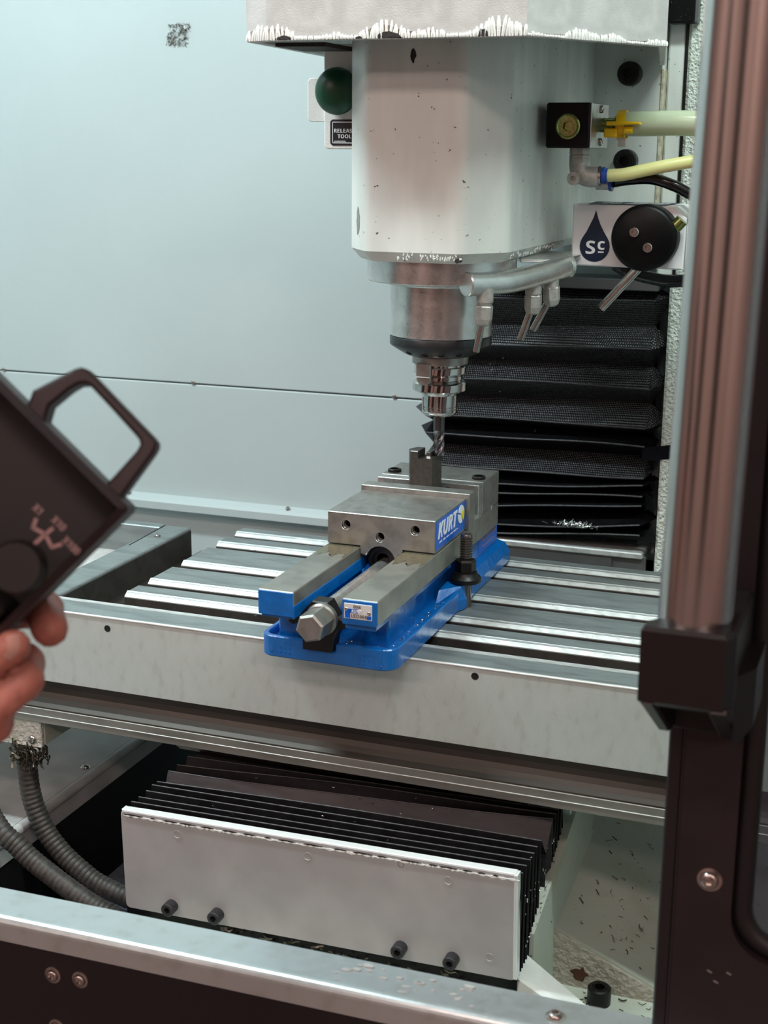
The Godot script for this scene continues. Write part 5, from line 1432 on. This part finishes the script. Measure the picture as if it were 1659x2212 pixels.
func door() -> void:
	var t = thing("sliding_door", "black sliding door with a round-cornered window at the right edge", "door", V(0.6, 0.8, 0.44))
	var z0 = 0.42
	var z1 = 0.44
	part(t, "stile", Shape.new().bx(0.3175, 0.326, 0.8, 1.93, 0.405, 0.4392, 0.0012), M.door_dark)
	part(t, "edge_strip", Shape.new().bx(0.3258, 0.3268, 0.8, 1.93, z0, 0.4408, 0.0004), M.door)
	# face plate with a window opening, cut along the middle into two halves
	var hole = round_rect(0.3585, 0.87, 0.858, 1.86, 0.028, 8)
	var half = func(low: bool) -> PackedVector2Array:
		var ym = 1.35
		var p = PackedVector2Array()
		var q = hole
		if low:
			p = PackedVector2Array([V2(0.3268, ym), V2(0.3268, 0.8), V2(0.93, 0.8), V2(0.93, ym), V2(0.87, ym)])
			var inn = []
			for v in q:
				if v.y < ym:
					inn.append(v)
			inn.sort_custom(func(a, b): return (a - V2(0.615, 1.35)).angle() > (b - V2(0.615, 1.35)).angle())
			for v in inn:
				p.append(v)
			p.append(V2(0.3585, ym))
		else:
			p = PackedVector2Array([V2(0.93, ym), V2(0.93, 1.93), V2(0.3268, 1.93), V2(0.3268, ym), V2(0.3585, ym)])
			var inn = []
			for v in q:
				if v.y > ym:
					inn.append(v)
			inn.sort_custom(func(a, b): return (a - V2(0.615, 1.35)).angle() > (b - V2(0.615, 1.35)).angle())
			for v in inn:
				p.append(v)
			p.append(V2(0.87, ym))
		return p
	part(t, "face_plate", Shape.new().prism(half.call(true), z0, z1, Transform3D(), 0.0), M.door)
	part(t, "face_plate", Shape.new().prism(half.call(false), z0, z1, Transform3D(), 0.0), M.door)
	var ring = []
	for v in round_rect(0.363, 0.865, 0.863, 1.855, 0.026, 8):
		ring.append(V(v.x, v.y, 0.43))
	ring.append(ring[0])
	ring.append(ring[1])
	part(t, "gasket", Shape.new().tube(ring, 0.0068, 8, false), M.gasket)
	part(t, "window_pane", Shape.new().prism(round_rect(0.3625, 0.866, 0.862, 1.856, 0.026, 8), 0.428, 0.431, Transform3D(), 0.0), M.glass)
	part(t, "door_screw", button_head(V(0.3455, 0.9059, 0.44), Vector3.BACK, 0.0052, 0.0072), M.screw)
	for q in [V(0.353, 0.842, 0.4405), V(0.349, 0.848, 0.4405), V(0.36, 0.849, 0.4405)]:
		part(t, "chip_fleck", Shape.new().box(q, V(0.003, 0.0008, 0.0006), 0.0001, Basis(Vector3.BACK, -0.4)), M.chip)
	var h = thing("door_handle", "tall polished tube handle on a black bracket at the door's left edge", "door handle", V(0.338, 1.03, 0.47))
	part(h, "tube", Shape.new().lathe([[0.0, 0.0], [0.0186, 0.0], [0.0186, 0.64], [0.0, 0.64]], Transform3D(Basis(Vector3.BACK, -0.0175), V(0.3352, 1.06, 0.5)), 96), M.tube)
	var top = PackedVector2Array([V2(0.324, 0.441), V2(0.322, 0.498), V2(0.3125, 0.512), V2(0.3125, 0.5235), V2(0.3545, 0.5235), V2(0.3585, 0.515), V2(0.3585, 0.441)])
	var flat = Transform3D(Basis(Vector3.RIGHT, Vector3(0, 0, 1), Vector3(0, -1, 0)), Vector3.ZERO)
	part(h, "bracket", Shape.new().prism(top, -1.0805, -1.0395, flat, 0.002), M.bracket)
	# flared lower part, hollow below
	var sd = Transform3D(Basis(Vector3(0, 0, 1), Vector3.UP, Vector3(-1, 0, 0)), Vector3.ZERO)
	var cheek = PackedVector2Array([V2(0.441, 1.0415), V2(0.522, 1.0415), V2(0.523, 1.0395), V2(0.46, 1.001), V2(0.441, 1.0)])
	part(h, "bracket_side", Shape.new().prism(cheek, -0.3215, -0.3135, sd, 0.0015), M.bracket)
	part(h, "bracket_side", Shape.new().prism(cheek, -0.358, -0.347, sd, 0.0015), M.bracket)
	part(h, "bracket_wing", Shape.new().hull8([V(0.358, 1.012, 0.5), V(0.3665, 1.02, 0.485), V(0.3665, 1.02, 0.44), V(0.358, 1.012, 0.44), V(0.358, 1.0515, 0.5), V(0.3665, 1.0525, 0.485), V(0.3665, 1.0525, 0.44), V(0.358, 1.0515, 0.44)]), M.bracket)
	part(h, "hollow_back", Shape.new().bx(0.321, 0.348, 1.0, 1.0405, 0.4405, 0.452, 0.001), M.gasket)
	part(h, "hollow_roof", Shape.new().bx(0.321, 0.348, 1.0375, 1.041, 0.45, 0.518, 0.0005), M.gasket)


# ---------------------------------------------------------------- the hand-held pendant and the hand
func pendant_and_hand() -> void:
	# the pendant's own frame: x to the right of its face, y up along it, z out of the face
	var face = Basis(Vector3.UP, deg_to_rad(20.25)) * Basis(Vector3.RIGHT, deg_to_rad(-14.27)) * Basis(Vector3.BACK, deg_to_rad(0.455))
	var o = V(0.4257, 1.3095, 1.2) + face * V(-0.1464, 0.0052, -0.62)
	var turn = Transform3D(face, o) * Transform3D(Basis(Vector3.UP, 0.06) * Basis(Vector3.BACK, -PI / 4), Vector3.ZERO)   # now x runs along the long edge, down to the right
	var t = thing("control_pendant", "dark hand-held control pendant with a loop handle and dial markings", "control pendant", o)
	var k = 0.0002006
	# corner of the box at px (278, 1098): in the turned frame
	var cx = (278.0 - 100.0) * k * 0.70711 + (1098.0 - 1080.0) * k * 0.70711
	var cy = (278.0 - 100.0) * k * 0.70711 - (1098.0 - 1080.0) * k * 0.70711
	var body = round_rect(cx - 0.12, cx, cy - 0.085, cy, 0.0025, 4)
	part(t, "body", Shape.new().prism(body, -0.034, 0.0, turn, 0.0035), M.pendant)
	part(t, "rear_shell", Shape.new().prism(round_rect(cx - 0.119, cx - 0.001, cy - 0.084, cy - 0.001, 0.003, 4), -0.05, -0.033, turn, 0.003), M.pendant_black)
	var px = func(x: float, y: float) -> Vector2:
		var a = V2((x - 100.0) * k, (1080.0 - y) * k)
		return V2((a.x - a.y) * 0.70711, (a.x + a.y) * 0.70711)
	var loop = PackedVector2Array()
	for q in [[40, 890], [60, 838], [120, 806], [150, 790], [165, 786], [182, 792], [245, 858], [322, 938], [331, 950], [331, 962], [325, 975], [262, 1062], [235, 1100], [205, 1060], [238, 1025], [287, 970], [294, 957], [292, 946], [285, 937], [230, 876], [186, 829], [176, 823], [160, 824], [140, 836], [97, 872], [80, 930]]:
		loop.append(px.call(q[0], q[1]))
	part(t, "loop_handle", Shape.new().prism(loop, -0.03, -0.012, turn, 0.0015), M.pendant)
	part(t, "grip", Shape.new().prism(round_rect(cx - 0.12, cx - 0.006, cy - 0.086, cy - 0.068, 0.003, 4), -0.036, 0.003, turn * Transform3D(Basis(Vector3.BACK, 0.0), Vector3.ZERO), 0.002), M.pendant_black)
	var kc: Vector2 = px.call(44.0, 1224.0)
	part(t, "selector_knob", Shape.new().lathe([[0.0, -0.001], [0.0118, -0.001], [0.0118, 0.009], [0.0105, 0.011], [0.0, 0.011]], turn * along(Vector3.BACK, V(kc.x, kc.y, 0)), 40), M.pendant_black)
	var s = Shape.new()
	for seg in [[72, 1178, 98, 1154], [98, 1154, 113, 1142], [98, 1154, 72, 1140], [72, 1140, 78, 1122], [98, 1154, 112, 1182], [112, 1182, 131, 1176]]:
		var a: Vector2 = px.call(seg[0], seg[1])
		var b: Vector2 = px.call(seg[2], seg[3])
		var d = (b - a).normalized()
		var nn = V2(-d.y, d.x) * 0.0008
		s.prism(PackedVector2Array([a - nn - d * 0.0005, b - nn + d * 0.0005, b + nn + d * 0.0005, a + nn - d * 0.0005]), -0.0001, 0.0003, turn, 0.0)
	part(t, "dial_mark", s, M.pendant_ink)
	for q in [[83, 1101, "X1"], [127, 1131, "X10"], [154, 1179, "X100"]]:
		var c: Vector2 = px.call(q[0], q[1])
		words(t, "lettering", q[2], 0.0032, turn * Transform3D(Basis(), V(c.x, c.y, 0.0003)), M.pendant_ink, 0.9)
	hand(o, face, k)


func hand(o: Vector3, face: Basis, k: float) -> void:
	var fr := Transform3D(face, o)
	var p := func(x: float, y: float, z: float) -> Vector3: return V((x - 100.0) * k, (1080.0 - y) * k, z)
	# bones in the hand's frame: from, to, radius at each end
	var bones := []
	var chain := func(pts: Array, rr: Array) -> void:
		for i in pts.size() - 1:
			bones.append([pts[i], pts[i + 1], rr[i], rr[i + 1]])
	chain.call([p.call(-230, 1400, -0.06), p.call(-60, 1335, -0.0625), p.call(25, 1336, -0.058), p.call(68, 1372, -0.034)], [0.0105, 0.0098, 0.0092, 0.0086])   # index finger, bent round behind
	chain.call([p.call(-250, 1520, -0.03), p.call(-120, 1475, -0.012), p.call(-50, 1438, -0.005), p.call(24, 1398, -0.004)], [0.0115, 0.0098, 0.0088, 0.0078])   # thumb tip, pointing right
	chain.call([p.call(-240, 1520, -0.06), p.call(-90, 1445, -0.06), p.call(0, 1455, -0.042), p.call(28, 1480, -0.018), p.call(-30, 1545, -0.008)], [0.0105, 0.0098, 0.0092, 0.0088, 0.0078])   # middle finger
	chain.call([p.call(-250, 1590, -0.04), p.call(-130, 1530, -0.042), p.call(-50, 1545, -0.03), p.call(-35, 1575, -0.016), p.call(-90, 1620, -0.006)], [0.0102, 0.0092, 0.0088, 0.0084, 0.0075])   # ring finger
	chain.call([p.call(-260, 1660, -0.038), p.call(-160, 1620, -0.04), p.call(-100, 1635, -0.028), p.call(-100, 1660, -0.016), p.call(-140, 1690, -0.008)], [0.009, 0.0082, 0.0078, 0.0072, 0.0066])   # little finger
	for q in [[-230, 1400], [-240, 1520], [-250, 1590], [-260, 1660]]:
		bones.append([p.call(q[0], q[1], -0.06 if q[1] < 1550 else -0.042), p.call(-520, 1640, -0.04), 0.0125, 0.019])
	bones.append([p.call(-250, 1520, -0.03), p.call(-480, 1600, -0.035), 0.014, 0.02])
	bones.append([p.call(-520, 1640, -0.04), p.call(-640, 1740, -0.04), 0.022, 0.024])
	bones.append([p.call(-640, 1740, -0.04), p.call(-1000, 2080, -0.02), 0.024, 0.032])
	var cell := 0.003
	var lo := Vector3(1e9, 1e9, 1e9)
	var hi := -lo
	for b in bones:
		for e in [0, 1]:
			lo = lo.min(b[e] - Vector3.ONE * (b[2 + e] + 0.008))
			hi = hi.max(b[e] + Vector3.ONE * (b[2 + e] + 0.008))
	var n := Vector3i(((hi - lo) / cell).ceil()) + Vector3i.ONE
	var field := PackedFloat32Array()
	field.resize(n.x * n.y * n.z)
	field.fill(1.0)
	for b in bones:
		var a: Vector3 = b[0]
		var d: Vector3 = b[1] - a
		var r0: float = b[2]
		var r1: float = b[3]
		var mr := maxf(r0, r1) + 0.010
		var l0 := Vector3i(((a.min(b[1]) - Vector3.ONE * mr - lo) / cell).floor()).clamp(Vector3i.ZERO, n - Vector3i.ONE)
		var l1 := Vector3i(((a.max(b[1]) + Vector3.ONE * mr - lo) / cell).ceil()).clamp(Vector3i.ZERO, n - Vector3i.ONE)
		var dd := d.length_squared()
		for z in range(l0.z, l1.z + 1):
			for y in range(l0.y, l1.y + 1):
				for x in range(l0.x, l1.x + 1):
					var q := lo + Vector3(x, y, z) * cell - a
					var f := clampf(q.dot(d) / dd, 0.0, 1.0)
					var v := (q - d * f).length() - lerpf(r0, r1, f)
					var i := x + n.x * (y + n.y * z)
					var w := field[i]
					var h := maxf(0.003 - absf(v - w), 0.0) / 0.003
					field[i] = minf(v, w) - h * h * 0.003 * 0.25
	var s := Shape.new()
	var vert := {}
	var at := func(c: Vector3i) -> Vector3:
		if vert.has(c):
			return vert[c]
		var sum := Vector3.ZERO
		var m := 0
		for e in [[0, 1], [2, 3], [4, 5], [6, 7], [0, 2], [1, 3], [4, 6], [5, 7], [0, 4], [1, 5], [2, 6], [3, 7]]:
			var a := c + Vector3i(e[0] & 1, (e[0] >> 1) & 1, e[0] >> 2)
			var b := c + Vector3i(e[1] & 1, (e[1] >> 1) & 1, e[1] >> 2)
			var fa := field[a.x + n.x * (a.y + n.y * a.z)]
			var fb := field[b.x + n.x * (b.y + n.y * b.z)]
			if (fa < 0) != (fb < 0):
				sum += Vector3(a).lerp(Vector3(b), fa / (fa - fb))
				m += 1
		vert[c] = fr * (lo + sum / maxi(m, 1) * cell)
		return vert[c]
	for z in range(1, n.z - 1):
		for y in range(1, n.y - 1):
			for x in range(1, n.x - 1):
				var f0 := field[x + n.x * (y + n.y * z)]
				for ax in 3:
					var e := Vector3i.ZERO
					e[ax] = 1
					var f1 := field[x + e.x + n.x * (y + e.y + n.y * (z + e.z))]
					if (f0 < 0) == (f1 < 0):
						continue
					var u := Vector3i.ZERO
					u[(ax + 1) % 3] = 1
					var v := Vector3i.ZERO
					v[(ax + 2) % 3] = 1
					var c := Vector3i(x, y, z)
					var q := [at.call(c - u - v), at.call(c - v), at.call(c), at.call(c - u)]
					if f0 < 0:
						s.quad(q[0], q[1], q[2], q[3], 1)
					else:
						s.quad(q[3], q[2], q[1], q[0], 1)
	var t := thing("person", "person's bare hand gripping the dark pendant from the left, thumb nail showing", "person", fr * p.call(-1000, 2080, -0.02))
	part(t, "hand", s, M.skin)
	var nail := Shape.new()
	var nb := Basis(Vector3.BACK, -0.15) * Basis(Vector3.UP, 0.9)
	var rows := []
	for i in 7:
		var row := []
		for j in 7:
			var a := lerpf(-1.0, 1.0, i / 6.0)
			var b := lerpf(-1.0, 1.0, j / 6.0)
			var w := 0.0058 * sqrt(maxf(0.0, 1.0 - pow(absf(b), 3.0) * 0.5))
			row.append(fr * (p.call(34, 1398, 0.0005) + nb * V(b * 0.0055, a * w, 0.0026 - a * a * 0.0026 - b * b * 0.001)))
		rows.append(row)
	for i in 6:
		for j in 6:
			nail.quad(rows[i][j], rows[i][j + 1], rows[i + 1][j + 1], rows[i + 1][j], 1)
	part(t, "thumb_nail", nail, M.nail)
